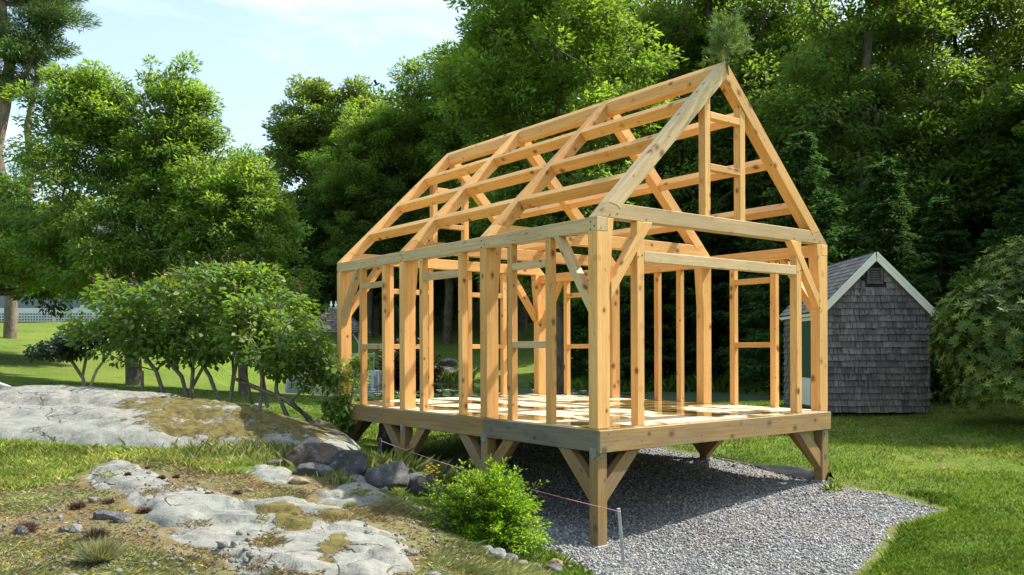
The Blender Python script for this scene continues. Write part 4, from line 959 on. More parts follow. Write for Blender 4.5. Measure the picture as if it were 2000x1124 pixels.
SW, SD, SE, SP = 2.10, 2.45, 2.03, 3.10
shed = empty('shed', (6.12, 17.0, .90), R(-1.5)); tag(shed, 'small grey shingled shed with cream trim on the lawn right of the frame', 'shed')
mb = MB(); mb.prism([(0, 0), (SW, 0), (SW, SE), (SW / 2, SP - .03), (0, SE)], lambda a, b, t: (a, SD * t, b)); mb.build('wall', M['dark'], shed)
def wa(z): return (-.012, SW + .012) if z < SE else ((z - SE) / (SP - SE) * SW / 2, SW - (z - SE) / (SP - SE) * SW / 2)
shingles('shingles', (0, 0, 0), (1, 0, 0), (0, 0, 1), (0, -1, 0), wa, -.04, SP - .06, .1285, .07, .17, M['shingle'], shed, 1, hole=(SW / 2 - .15, SW / 2 + .15, 2.52, 2.8))
shingles('shingles', (0, SD, 0), (0, -1, 0), (0, 0, 1), (-1, 0, 0), lambda z: (0, SD), -.04, SE - .02, .1285, .07, .17, M['shingle'], shed, 2, hole=(SD - 1.32, SD - .42, 0, 1.86))
shingles('shingles', (SW, 0, 0), (0, 1, 0), (0, 0, 1), (1, 0, 0), lambda z: (0, SD), -.04, SE - .02, .1285, .07, .17, M['shingle'], shed, 3)
sa = math.atan2(SP - SE, SW / 2); sl_ = SW / 2 / math.cos(sa) + .13
rf = None
for s in (0, 1):
    ux = (0, 1, 0); upv = Vector((math.cos(sa) * (1 if s == 0 else -1), 0, math.sin(sa))); nv = Vector((-math.sin(sa) * (1 if s == 0 else -1), 0, math.cos(sa)))
    foot = Vector((0 if s == 0 else SW, -.09, SE)) - upv * .13 + nv * .03
    mb = MB(); q0 = foot; mb.add([q0, q0 + Vector((0, SD + .18, 0)), q0 + Vector((0, SD + .18, 0)) + upv * sl_, q0 + upv * sl_, q0 - nv * .03, q0 + Vector((0, SD + .18, 0)) - nv * .03, q0 + Vector((0, SD + .18, 0)) + upv * sl_ - nv * .03, q0 + upv * sl_ - nv * .03],
           [(0, 1, 2, 3), (7, 6, 5, 4), (0, 4, 5, 1), (1, 5, 6, 2), (2, 6, 7, 3), (3, 7, 4, 0)])
    rf = mb.build('roof', M['roofing'], shed)
    shingles('roof_shingles', foot + nv * .001, ux, upv, nv, lambda z: (-.01, SD + .19), 0, sl_, .125, .2, .32, M['roofing'], rf, 4 + s, th=.004)
    for yy in (-.115, SD + .09):
        mb = MB(); f0 = Vector((0 if s == 0 else SW, yy, SE)) - upv * .15 + nv * .026
        mb.add([f0, f0 + Vector((0, .025, 0)), f0 + Vector((0, .025, 0)) - nv * .13, f0 - nv * .13] + [f0 + upv * (sl_ + .02), f0 + upv * (sl_ + .02) + Vector((0, .025, 0)), f0 + upv * (sl_ + .02 - .11) + Vector((0, .025, 0)) - nv * .13, f0 + upv * (sl_ + .02 - .11) - nv * .13],
               [(0, 3, 2, 1), (4, 5, 6, 7), (0, 1, 5, 4), (1, 2, 6, 5), (2, 3, 7, 6), (3, 0, 4, 7)]); mb.build('trim_board', M['cream'], shed)
        mb = MB(); f1 = f0 + Vector((0, -.012 if yy < 0 else .026, 0)) + nv * .004
        mb.add([f1, f1 + Vector((0, .012, 0)), f1 + Vector((0, .012, 0)) - nv * .045, f1 - nv * .045] + [f1 + upv * (sl_ + .02), f1 + upv * (sl_ + .02) + Vector((0, .012, 0)), f1 + upv * (sl_ - .02) + Vector((0, .012, 0)) - nv * .045, f1 + upv * (sl_ - .02) - nv * .045],
               [(0, 3, 2, 1), (4, 5, 6, 7), (0, 1, 5, 4), (1, 2, 6, 5), (2, 3, 7, 6), (3, 0, 4, 7)]); mb.build('trim_board', M['cream'], shed)
    mb = MB(); xx = -.085 if s == 0 else SW + .06; mb.box(xx, xx + .025, -.09, SD + .09, SE - .15, SE - .035); mb.build('trim_board', M['cream'], shed)
# louvred vent
mb = MB(); cx = SW / 2
for (a, b, c, d) in ((cx - .155, cx - .115, 2.50, 2.81), (cx + .115, cx + .155, 2.50, 2.81), (cx - .115, cx + .115, 2.775, 2.81), (cx - .115, cx + .115, 2.50, 2.53)): mb.box(a, b, -.045, 0, c, d)
vt = mb.build('vent', M['shingle'], shed)
mb = MB()
for k in range(5):
    z = 2.54 + k * .047; mb.add([(cx - .115, -.035, z), (cx + .115, -.035, z), (cx + .115, -.006, z + .04), (cx - .115, -.006, z + .04), (cx - .115, -.030, z - .006), (cx + .115, -.030, z - .006)], [(0, 1, 2, 3), (0, 4, 5, 1)])
mb.build('louvres', M['shingle'], vt)
dr = MB(); dr.box(-.03, -.004, .52, 1.22, .0, 1.80); dr = dr.build('door', M['dgreen'], shed)
mb = MB(); mb.box(-.035, -.001, .44, .52, -.03, 1.87); mb.box(-.035, -.001, 1.22, 1.30, -.03, 1.87); mb.box(-.035, -.001, .52, 1.22, 1.80, 1.87); mb.build('door_frame', M['cream'], shed)
mb = MB(); mb.box(-.034, -.03, .56, 1.18, .06, .62); mb.build('panel', M['cream'], dr)
for x, y in ((.03, .02), (SW - .22, .02), (.03, SD - .22), (SW - .22, SD - .22)):
    mb = MB(); mb.box(x, x + .19, y, y + .19, -.28, -.002); mb.build('foundation_block', M['treated'] if False else M['concrete'] if x < 1 else M['bark'], shed)

# ------------------------------------------------------------------ gazebo on the pond
def lattice(mb, p0, ux, wid, z0, z1, sp=.10, bar=.035, nrm=(0, -1, 0), th=.012):
    p0, ux, nrm = Vector(p0), Vector(ux), Vector(nrm)
    def bx2(a, b, c, d, off):
        q = [p0 + ux * a + Vector((0, 0, c)), p0 + ux * b + Vector((0, 0, c)), p0 + ux * b + Vector((0, 0, d)), p0 + ux * a + Vector((0, 0, d))]
        mb.add([v + nrm * off for v in q] + [v + nrm * (off - th) for v in q], [(0, 1, 2, 3), (7, 6, 5, 4), (0, 4, 5, 1), (1, 5, 6, 2), (2, 6, 7, 3), (3, 7, 4, 0)])
    k = 0.0
    while k < wid: bx2(k, min(k + bar, wid), z0, z1, .002); k += sp
    k = z0
    while k < z1: bx2(0, wid, k, min(k + bar, z1), .016); k += sp
gz_ = empty('gazebo', (-9.05, 44.2, WATER), R(4)); tag(gz_, 'gazebo with shingled hip roof and white lattice skirt standing over the pond', 'gazebo')
GW = 2.15; mb = MB(); mb.box(-GW, GW, -GW, GW, .60, .74); mb.build('deck', M['white'], gz_)
for (p0, ux, nm) in (((-GW, -GW, 0), (1, 0, 0), (0, -1, 0)), ((GW, -GW, 0), (0, 1, 0), (1, 0, 0)), ((-GW, GW, 0), (0, -1, 0), (-1, 0, 0))):
    mb = MB(); lattice(mb, p0, ux, 2 * GW, -.05, .60, nrm=nm); mb.build('lattice', M['white'], gz_)
mb = MB(); mb.box(-GW - .06, GW + .06, -GW - .06, -GW - .03, .55, .78); mb.build('fascia', M['white'], gz_)
for x, y in ((-GW + .02, -GW - .02), (0, -GW - .02), (GW - .1, -GW - .02)):
    mb = MB(); mb.box(x - .06, x + .06, y - .03, y - .002, -.25, .55); mb.build('skirt_post', M['white'], gz_)
for x in (-1.35, 1.35):
    for y in (-1.35, 1.35):
        mb = MB(); mb.box(x - .06, x + .06, y - .06, y + .06, .74, 2.75); mb.build('post', M['white'], gz_)
        mb = MB(); sx_ = -1 if x > 0 else 1; mb.tube([(x, y, 2.1), (x + sx_ * .35, y, 2.65)], .035, 4); mb.build('brace', M['white'], gz_)
ev, tp_, ez, tz = 1.65, .28, 2.70, 3.95
mb = MB(); mb.add([(-ev, -ev, ez), (ev, -ev, ez), (ev, ev, ez), (-ev, ev, ez), (-tp_, -tp_, tz), (tp_, -tp_, tz), (tp_, tp_, tz), (-tp_, tp_, tz)], [(3, 2, 1, 0), (0, 1, 5, 4), (1, 2, 6, 5), (2, 3, 7, 6), (3, 0, 4, 7), (4, 5, 6, 7)]); rfz = mb.build('roof', M['gshingle'], gz_)
hs = math.hypot(ev - tp_, tz - ez)
for k in range(4):
    ca, sn = round(math.cos(k * math.pi / 2)), round(math.sin(k * math.pi / 2)); rot = lambda x, y, z: Vector((x * ca - y * sn, x * sn + y * ca, z))
    up_ = rot(0, (ev - tp_) / hs, (tz - ez) / hs); shingles('roof_shingles', rot(-ev, -ev, ez), rot(1, 0, 0), up_, rot(0, -(tz - ez) / hs, (ev - tp_) / hs), lambda z: (z / hs * (ev - tp_), 2 * ev - z / hs * (ev - tp_)), 0, hs, .14, .1, .22, M['gshingle'], rfz, 20 + k, th=.015)
mb = MB(); mb.box(-tp_ - .06, tp_ + .06, -tp_ - .06, tp_ + .06, tz, tz + .06); mb.build('roof_cap', M['white'], gz_)
for x in (-.24, 0, .24):
    mb = MB(); mb.lathe([(.03, 0), (.03, .05), (.065, .09), (.075, .15), (.04, .22), (.03, .24), (.045, .27), (.012, .34)], (x, -.1, tz + .06), 8); mb.build('finial', M['white'], gz_)
M['glass'] = newmat('clear_glass'); g = N(M['glass']); _t = g.n('ShaderNodeBsdfTransparent'); _t.inputs[0].default_value = (.86, .93, .90, 1); _g = g.n('ShaderNodeBsdfGlossy'); _g.inputs['Roughness'].default_value = .03; _m = g.n('ShaderNodeMixShader'); g.set(_m, 0, .12); g.set(_m, 1, _t.outputs[0]); g.set(_m, 2, _g.outputs[0]); g.out(_m.outputs[0])
mb = MB(); mb.box(-GW, GW, -GW + .02, -GW + .035, .80, 1.62); mb.build('glass_railing', M['glass'], gz_)
mb = MB(); mb.box(-GW, GW, -GW - .0, -GW + .05, 1.62, 1.66); mb.build('handrail', M['white'], gz_)
for x in (-GW + .05, -.7, .7, GW - .05):
    mb = MB(); mb.box(x - .03, x + .03, -GW + .04, -GW + .1, .74, 1.72); mb.build('railing_post', M['white'], gz_)

# ------------------------------------------------------------------ house far left
hz = 3.8; hs_ = empty('house', (-33.0, 52.5, hz), R(3)); tag(hs_, 'grey-sided house with white lattice porch skirt, mostly hidden behind the left trees', 'house')
M['siding'] = plain('grey_blue_siding', (.23, .25, .27), .8, .2, .1, 3)
mb = MB(); mb.prism([(0, 0), (12, 0), (12, 4.6), (0, 4.6)], lambda a, b, t: (a, 1.6 + 7 * t, b)); mb.build('wall', M['siding'], hs_)
mb = MB(); mb.prism([(1.0, 4.5), (9.2, 4.5), (5.1, 8.0)], lambda a, b, t: (12.6 * t - .3, a + .1, b)); mb.build('roof', M['roofing'], hs_)
mb = MB(); mb.box(0, 12.2, 0, 1.6, .72, .98); mb.build('porch_deck', M['white'], hs_)
mb = MB(); lattice(mb, (0, 0, 0), (1, 0, 0), 12.2, -.2, .74, sp=.17, bar=.07); mb.build('lattice', M['white'], hs_)
for k in range(6):
    mb = MB(); mb.box(.1 + k * 2.35, .32 + k * 2.35, -.05, -.022, -.2, .72); mb.build('skirt_post', M['white'], hs_)
    if k in (1, 3, 5):
        mb = MB(); mb.box(k * 2.2 - .1, k * 2.2 + 1.2, 1.52, 1.6, 2.0, 3.6); wn = mb.build('window', M['white'], hs_)
        mb = MB(); mb.box(k * 2.2 + .0, k * 2.2 + 1.1, 1.50, 1.515, 2.1, 3.5); mb.build('pane', plain('window_glass_%d' % k, (.05, .07, .09), .08, .6), wn)
mb = MB(); mb.box(-.2, 12.4, -.1, 1.65, 4.3, 4.55); mb.build('porch_roof', M['white'], hs_)

# ------------------------------------------------------------------ boulders and stones
def rock_mesh(seed, sx, sy, sz, sub=4, rough=.34, facet=.45):
    bm = bmesh.new(); bmesh.ops.create_icosphere(bm, subdivisions=sub, radius=1); rn = np.random.default_rng(seed)
    co = np.array([v.co[:] for v in bm.verts]); pl = unit(9, rn); hh = rn.uniform(.62, .92, 9)
    for p_, h_ in zip(pl, hh):
        d_ = co @ p_; ex = np.clip(d_ - h_, 0, None); co -= ex[:, None] * p_ * (facet + .5)
    q_ = co * 1.7 + seed
    co = co * (1 + rough * (fbm(q_[:, 0] + q_[:, 2], q_[:, 1] - q_[:, 2], 4, seed) + fbm(q_[:, 0] * 2.3, q_[:, 2] * 2.3 + q_[:, 1], 3, seed + 3) * .5))[:, None]
    co *= np.array([sx, sy, sz])
    for v, c in zip(bm.verts, co): v.co = c
    me = bpy.data.meshes.new('boulder'); bm.to_mesh(me); bm.free(); me.polygons.foreach_set('use_smooth', [True] * len(me.polygons))
    return me
def stone_mat(name, c1, c2, lich):
    m = newmat(name); g = N(m); p = g.obj(); n1 = g.noise(p, 5, 6, .7, .4); n2 = g.noise(p, 11, 5, .7); n3 = g.noise(p, 60, 4, .7)
    col = g.mix(g.ramp(n1, [(.35, 0.), (.65, 1.)]), c1, c2); col = g.mix(g.ramp(n2, [(.56, 0.), (.66, .8)]), col, lich); col = g.mix(g.ramp(n3, [(.52, 0.), (.64, .7)]), col, (.045, .045, .045))
    g.out(g.bsdf(col, .9, .2, g.bump(g.math('ADD', n1, g.math('MULTIPLY', n3, .35)), 1., .07))); return m
M['st_dark'] = stone_mat('dark_lichened_stone', (.035, .035, .038), (.10, .098, .095), (.24, .25, .23))
M['st_grey'] = stone_mat('grey_stone', (.095, .095, .093), (.19, .187, .178), (.31, .32, .29))
M['st_brown'] = stone_mat('brown_stone', (.075, .058, .045), (.155, .13, .105), (.22, .225, .205))
M['st_tan'] = stone_mat('tan_stone', (.30, .19, .11), (.42, .30, .20), (.5, .45, .38))
M['st_pale'] = stone_mat('pale_stone', (.20, .20, .185), (.34, .335, .30), (.45, .44, .40))
def boulder(px, py, d, sx, sy, sz, mat, label, seed, rz=0, group='stones along the edge of the granite', name='boulder', cat='boulder', sink=.3):
    p_ = at(px, py, d); z = H1(p_.x, p_.y); me = rock_mesh(seed, sx, sy, sz, 4 if sx > .12 else 3)
    o = link(name, me, M[mat], None, (p_.x, p_.y, z + sz * (1 - 2 * sink) * .9)); o.rotation_euler = (0, 0, rz); tag(o, label, cat, group); return o
boulder(612, 905, 10.3, .40, .30, .23, 'st_brown', 'long brown boulder, left of the pair on the grass edge', 101, .2)
boulder(680, 905, 10.05, .30, .26, .22, 'st_dark', 'dark lichen-spotted boulder, right of the pair on the grass edge', 102, -.2)
boulder(760, 942, 9.7, .27, .22, .22, 'st_grey', 'rounded grey boulder midway between the dark boulder and the bright bush', 103, .1, sink=.2)
boulder(822, 930, 10.0, .22, .2, .22, 'st_grey', 'grey boulder half hidden behind the bright bush and rounded boulder', 104, .6)
boulder(822, 950, 9.55, .11, .14, .17, 'st_dark', 'small upright dark stone against the left side of the bright bush', 105, .6, sink=.1)
boulder(616, 938, 9.75, .25, .16, .10, 'st_grey', 'flat grey slab stone in front of the brown boulder', 106, .3)
boulder(545, 912, 10.2, .20, .12, .05, 'st_grey', 'thin flat stone left of the brown boulder', 107, .2)
boulder(584, 965, 9.2, .12, .09, .06, 'st_tan', 'small tan stone lying on the brown moss', 108, .2, name='stone', cat='stone')
boulder(762, 858, 13.4, .24, .2, .34, 'st_dark', 'upright dark boulder on the lawn behind the second stilt', 109, .4, sink=.12)
boulder(205, 1000, 7.5, .13, .09, .07, 'st_grey', 'knobbly grey stone poking from brown moss on the left', 110, .2, name='stone', cat='stone')
boulder(236, 1004, 7.4, .08, .07, .075, 'st_grey', 'stone at the right end of the knobbly stone pair', 111, .8, name='stone', cat='stone')
boulder(146, 1028, 7.1, .055, .05, .05, 'st_pale', 'egg-shaped pale stone on the brown moss at left', 112, .2, name='stone', cat='stone')
boulder(126, 1032, 7.1, .05, .05, .035, 'st_grey', 'low grey stone touching the egg-shaped pale stone', 113, .2, name='stone', cat='stone')
boulder(42, 1042, 7.0, .06, .05, .05, 'st_grey', 'grey stone nearest the left edge of the moss', 114, .2, name='stone', cat='stone')
boulder(805, 1108, 6.9, .055, .04, .03, 'st_pale', 'pale flat pebble below the outcrop by the grey-green turf', 115, .2, name='stone', cat='stone')
boulder(152, 737, 20.5, .22, .16, .16, 'st_brown', 'lone stone on the lawn beside the small dark shrub', 116, .1)
boulder(504, 764, 21, .16, .12, .10, 'st_pale', 'pale stone on the lawn beyond the lilac stems', 117, .1)
rs_ = random.Random(8); k = 0
for (px, py, d, s, mt, lb) in [(970, 1072, 7.6, .09, 'st_pale', 'pale stone on the bank below the bright bush'), (990, 1080, 7.6, .08, 'st_grey', 'grey stone right of the pale bank stone'), (952, 1060, 7.75, .07, 'st_pale', 'highest pale stone of the bank by the bush foot'),
                               (1084, 1092, 8.0, .07, 'st_tan', 'tan stone at the gravel edge left of the near stilt'), (1080, 1112, 7.75, .08, 'st_grey', 'grey stone below the tan stone at the gravel edge'), (1018, 1096, 7.6, .06, 'st_pale', 'small pale stone midway down the bank'),
                               (1046, 1104, 7.7, .04, 'st_grey', 'tiny grey stone midway along the gravel edge'), (1112, 1102, 8.0, .045, 'st_tan', 'small tan stone nearest the near stilt'), (690, 965, 9.5, .05, 'st_grey', 'small grey stone left of the rounded boulder'),
                               (706, 958, 9.6, .06, 'st_pale', 'small pale stone touching the rounded boulder'), (1040, 1058, 8.6, .05, 'st_dark', 'dark stone at the gravel edge right of the bush')]:
    k += 1; boulder(px, py, d, s * rs_.uniform(1, 1.4), s, s * rs_.uniform(.6, .8), mt, lb, 130 + k, rs_.uniform(0, 3), name='stone', cat='stone')
for k, (x, y, s, lb) in enumerate([(-4.1, 50.6, .9, 'largest rock of the pile on the far pond bank'), (-3.0, 50.9, .6, 'right rock of the pile on the far pond bank'), (-4.9, 51.2, .6, 'left rock of the pile on the far pond bank'), (-3.8, 51.4, .6, 'top rock of the pile on the far pond bank')]):
    me = rock_mesh(150 + k, s, s * .7, s * .5, 3); o = link('boulder', me, M['st_grey'], None, (x, y, H1(x, y) + .25 + (.5 if k == 3 else 0))); tag(o, lb, 'rock', 'rock pile by the pond')
# mason's flat stones and corrugated hose, left lawn
for k, (px, py, w, lb) in enumerate([(118, 757, .5, 'lowest and left flat stone of the small stack on the lawn'), (160, 757, .42, 'lowest right flat stone of the small stack on the lawn'), (112, 752, .40, 'upper left flat stone of the small stack'), (140, 751, .3, 'mossy top flat stone of the small stack')]):
    p_ = at(px, py, 19.3); z = H1(p_.x, p_.y); me = rock_mesh(170 + k, w, .3, .06, 3, facet=.6); o = link('flat_stone', me, M['st_tan'] if k > 1 else M['st_brown'], None, (p_.x, p_.y, z + (.05 if k < 2 else .16))); tag(o, lb, 'stone', 'stacked flat stones')
m = newmat('corrugated_hose'); g = N(m); wv = g.n('ShaderNodeTexWave', wave_type='BANDS', bands_direction='X'); wv.inputs['Scale'].default_value = 8; g.set(wv, 'Vector', g.obj())
g.out(g.bsdf((.62, .62, .60), .5, .4, g.bump(wv.outputs[1], .6, .02)))
hp = [(-13.6, 19.8, .0), (-12.6, 19.7, .0), (-11.8, 19.6, 0), (-11.2, 19.4, 0), (-10.7, 19.35, 0), (-10.2, 19.3, 0)]; hz_ = [.16, .34, .27, .14, .07, .05]
mb = MB(); mb.tube([(x, y, H1(x, y) + z) for (x, y, _), z in zip(hp, hz_)], .05, 10); tag(mb.build('drain_hose', m, smooth=True), 'white corrugated hose on the lawn at the left edge', 'hose')
mb = MB(); p_ = at(278, 775, 15.2); z = H1(p_.x, p_.y); mb.box(p_.x - .02, p_.x + .02, p_.y - .02, p_.y + .02, z - .1, z + .48); tag(mb.build('wooden_stake', M['lbark'], bevel=.004), 'thin grey wooden stake on the ledge in front of the lilac stems', 'stake')
# surveyor's stake and string
s0 = at(1207, 994, 8.35); gzs = H1(s0.x, s0.y)
mb = MB(); mb.prism([(-.016, 0), (.016, 0), (.016, 1), (-.016, 1)], lambda a, b, t: (s0.x + .065 * (1 - b) + a, s0.y + (.012 if t else -.012), gzs - .15 + (s0.z + .0 - gzs + .15) * b)); tag(mb.build('wooden_stake', plain('pale_grey_wood', (.40, .40, .37), .8, .2, .2, 8), bevel=.003), 'grey wooden stake in the gravel in front of the near stilt', 'stake')
s1 = at(742, 860, 11.3); z1 = H1(s1.x, s1.y)
mb = MB(); mb.box(s1.x - .02, s1.x + .02, s1.y - .015, s1.y + .015, z1 - .1, s1.z + .03); tag(mb.build('wooden_stake', M['st_brown'], bevel=.003), 'short brown stake in tall grass holding the far end of the pink string', 'stake')
mb = MB(); a_, b_ = s0 - Vector((0, 0, .03)), s1; mb.tube([a_.lerp(b_, t) - Vector((0, 0, .10 * 4 * t * (1 - t) * .5)) for t in [i / 12 for i in range(13)]], .0035, 5)
mb.tube([a_ + Vector((.02 * math.cos(q), .02 * math.sin(q), 0)) for q in [i * .7 for i in range(10)]], .0035, 4)
tag(mb.build('string', plain('pink_string', (.62, .28, .33), .7, .2, .05)), 'taut pink string stretched from the gravel stake to the tall grass', 'string')
# landscape fabric edge
fm_ = plain('black_landscape_fabric', (.022, .022, .024), .45, .5, .3, 8, bump=.3)
n_ = 46; pa = [Vector((4.10, 12.15, 0)), Vector((3.9, 12.5, 0)), Vector((4.0, 12.0, 0))]
xs_, co = np.linspace(0, 1, n_), []
for j in range(12):
    for t in xs_:
        x = 3.05 + 1.25 * t; y = 13.6 - 2.0 * t; w_ = (.03 + .17 * sstep(.35, .7, t) * (1 - .5 * sstep(.9, 1, t))) * (j / 11 - .5) * 2
        xx, yy = x + w_ * .85, y + w_ * .52; co.append((xx, yy, H1(xx, yy) + .03 + (.10 * sstep(.4, .8, t)) * (1 - abs(j / 5.5 - 1)) * (1 + 1.2 * fbm(np.array([t * 14.]), np.array([j * .5]), 3, 5)[0]) + .03 * fbm(np.array([t * 20.]), np.array([j * .9]), 3, 7)[0]))
tag(link('landscape_fabric', np_mesh('landscape_fabric', np.array(co, float), grid_faces(n_, 12), 4, smooth=True), fm_), 'crumpled black landscape fabric at the back edge of the gravel', 'fabric')
# a bird in the sky
bp = at(737, 165, 34); bd = MB()
bd.tube([(-.22, 0, -.10), (-.12, 0, -.05), (0, 0, 0), (.10, 0, .055), (.17, 0, .09), (.21, 0, .105)], [.008, .03, .05, .045, .03, .006], 8)
bd.add([(-.05, 0, .01), (.06, .0, .05), (.0, .38, .16), (-.12, .30, .10), (-.05, 0, -.0), (.06, 0, .04)], [(0, 1, 2, 3), (4, 3, 2, 5), (0, 3, 4), (1, 5, 2)])
bd.add([(-.05, 0, .01), (.06, .0, .05), (.0, -.34, .19), (-.12, -.28, .12), (-.05, 0, -.0), (.06, 0, .04)], [(3, 2, 1, 0), (5, 2, 3, 4), (4, 3, 0), (2, 5, 1)])
tag(bd.build('bird', plain('bird_plumage', (.12, .12, .12), .7, .2), loc=bp), 'small grey bird flying above the trees', 'bird')

[o for o in C.objects if o.name == 'bird'][0].scale = (.75, .75, .75)
# ------------------------------------------------------------------ gravel stones, grass and ground cover
def scatter(n, x0, x1, y0, y1, rn, power=1.6, wide=.68):
    """random plan points, denser near the camera, inside the wide view"""
    y = (y0 ** (1 - power) + rn.random(n) * (y1 ** (1 - power) - y0 ** (1 - power))) ** (1 / (1 - power)) if power != 1 else y0 * (y1 / y0) ** rn.random(n)
    x = rn.uniform(-1, 1, n) * y * wide
    k = (x > x0) & (x < x1); return x[k], y[k]
rn = np.random.default_rng(77)
# pebbles
ico = bmesh.new(); bmesh.ops.create_icosphere(ico, subdivisions=1, radius=1); IV = np.array([v.co[:] for v in ico.verts]); IF = np.array([[v.index for v in f.verts] for f in ico.faces]); ico.free()
x, y = scatter(120000, -2.2, 5.6, 6.8, 15.8, rn, 2.2); gg = ground_types(x, y)[0]; k = gg > .04 - .5 * rn.random(len(x)) ** 4; x, y, gg = x[k], y[k], gg[k]
z = Hb(x, y) - .06 + .085 * sstep(-.12, .25, gg) + .03 * fbm(x * 1.7, y * 1.7, 3, 51) + .02 * fbm(x * 9, y * 9, 2, 52)
s = rn.lognormal(-4.68, .34, len(x)); n_ = len(x)
sh = IV[None] * (1 + .28 * rn.normal(size=(n_, len(IV), 1))) * (s[:, None, None] * rn.uniform(.55, 1.25, (n_, 1, 3)))
co = sh + np.stack([x, y, z + s * .35], 1)[:, None, :]
fc = IF[None] + (np.arange(n_) * len(IV))[:, None, None]
m = newmat('gravel_stones'); g = N(m); col = g.ramp(g.attr('rnd'), [(0, (.15, .15, .15)), (.35, (.23, .23, .225)), (.8, (.33, .325, .31)), (1, (.48, .47, .44))]); col = g.mix(g.ramp(g.noise(g.pos(), 1.1, 4, .6), [(.52, 0.), (.68, .55)]), col, (.36, .29, .21)); col = g.mix(1.0, col, g.ramp(g.noise(g.pos(), .8, 3, .6), [(.35, .78), (.65, 1.12)]), 'MULTIPLY'); g.out(g.bsdf(col, .8, .3))
tag(link('gravel_stones', np_mesh('gravel_stones', co.reshape(-1, 3), fc.reshape(-1, 3), 3, {'rnd': np.repeat(rn.random(n_) ** 1.1, len(IV))}), m), 'loose grey crushed stone covering the pad under the frame', 'gravel', kind='stuff')

def blade_mat(name, stops, trans=.3):
    m = newmat(name); g = N(m); col = g.ramp(g.attr('rnd'), stops)
    pn = g.noise(g.pos(), 1.1, 4, .6); col = g.mix(1.0, col, g.ramp(pn, [(.32, .66), (.66, 1.65)]), 'MULTIPLY')  # patch variation, widened to paint dappled sunlight into the blade colour
    sh = g.bsdf(col, .6, .2); tr = g.n('ShaderNodeBsdfTranslucent'); g.set(tr, 0, g.mix(1.0, col, (1.3, 1.3, .6), 'MULTIPLY')); ms = g.n('ShaderNodeMixShader'); g.set(ms, 0, trans); g.set(ms, 1, sh); g.set(ms, 2, tr.outputs[0]); g.out(ms.outputs[0]); return m
def blades(name, x, y, z, h, w, rv, m, label, cat, rn, lean=.45):
    n_ = len(x); a = rn.uniform(0, 6.283, n_); sd = np.stack([np.cos(a), np.sin(a), 0 * a], 1); ld = rn.normal(size=(n_, 3)) * lean; ld[:, 2] = 0
    b = np.stack([x, y, z - .01], 1); h = h[:, None]; w = w[:, None]
    v = np.stack([b - sd * w / 2, b + sd * w / 2, b + sd * w * .3 + np.array([0, 0, .62]) * h + ld * h * .35, b + np.array([0, 0, 1.]) * h * .97 + ld * h], 1).reshape(-1, 3)
    f = np.arange(n_ * 4).reshape(-1, 4)
    return tag(link(name, np_mesh(name, v, f, 4, {'rnd': np.repeat(rv, 4)}), m), label, cat, kind='stuff')
GM = blade_mat('grass_blades', [(0, (.042, .090, .012)), (.4, (.090, .160, .020)), (.75, (.19, .245, .04)), (1, (.38, .33, .13))])
# lawn
x, y = scatter(760000, -14, 15, 6.0, 27, rn, 1.9, .92); gt = ground_types(x, y); dens = fbm(x * .8, y * .8, 4, 91)
k = (gt[0] < -.02) & (gt[1] < -.04) & (gt[2] < -.02) & (gt[3] < .03) & ~((x > -5) & (y < 8) & (x < -.0))
x, y, dens, ge = x[k], y[k], dens[k], gt[0][k]
z = Hb(x, y); left = (x < -1.2) & (y < 12.5); h = np.where(left, rn.uniform(.03, .095, len(x)) * (1 + .9 * dens), rn.uniform(.028, .062, len(x)) * (1 + 1.2 * np.clip(dens, -.3, .5)) + .05 * sstep(-.5, -.1, ge) * rn.random(len(x)) * (y < 11))
dry = sstep(-.04, .18, fbm(x * .45 + 4, y * .45, 4, 93)) * (x > 2); rv = np.clip(rn.random(len(x)) * .75 + dens * .5 + dry * .5 * rn.random(len(x)) + .34 * left, 0, 1)
h = np.where((x > 2.5) & (y > 8.5) & (fbm(x * .45 + 4, y * .45, 4, 93) > .16), h * .5, h)
bald = (fbm(x * .7 + 3, y * .7, 4, 98) > .17) & (rn.random(len(x)) < .6) & (x > -1); x, y, z, h, rv = x[~bald], y[~bald], z[~bald], h[~bald], rv[~bald]
blades('lawn_grass', x, y, z, h, np.full(len(x), .0055) * (1 + y / 14), rv, GM, 'short green lawn grass round the frame, ledge and shed', 'grass', rn)
# long grass: under the deck edge, round the boulders, along the gravel edge
def tuft_pts(px, py, d, n, r):
    c_ = at(px, py, d); a = rn.normal(size=(n, 2)) * r; return c_.x + a[:, 0], c_.y + a[:, 1]
X_, Y_, H_ = [], [], []
for px, py, d, n, r, hh in [(800, 900, 10.9, 900, .20, .38), (850, 900, 11.2, 700, .16, .40), (890, 890, 11.0, 400, .14, .34), (745, 905, 10.8, 500, .16, .26), (930, 900, 10.9, 250, .12, .25), (660, 948, 9.4, 120, .08, .14), (560, 880, 10.8, 700, .4, .15), (470, 870, 11.0, 800, .5, .16)]:
    a, b = tuft_pts(px, py, d, n, r); X_.append(a); Y_.append(b); H_.append(hh * rn.uniform(.45, 1.15, n))
x, y, h = map(np.concatenate, (X_, Y_, H_)); LM = blade_mat('long_grass', [(0, (.06, .11, .02)), (.5, (.13, .17, .04)), (1, (.36, .31, .14))])
blades('tall_grass', x, y, Hb(x, y), h, np.full(len(x), .007), rn.random(len(x)), LM, 'tall yellowing grass growing behind the boulders beside the second stilt', 'grass', rn, .38)
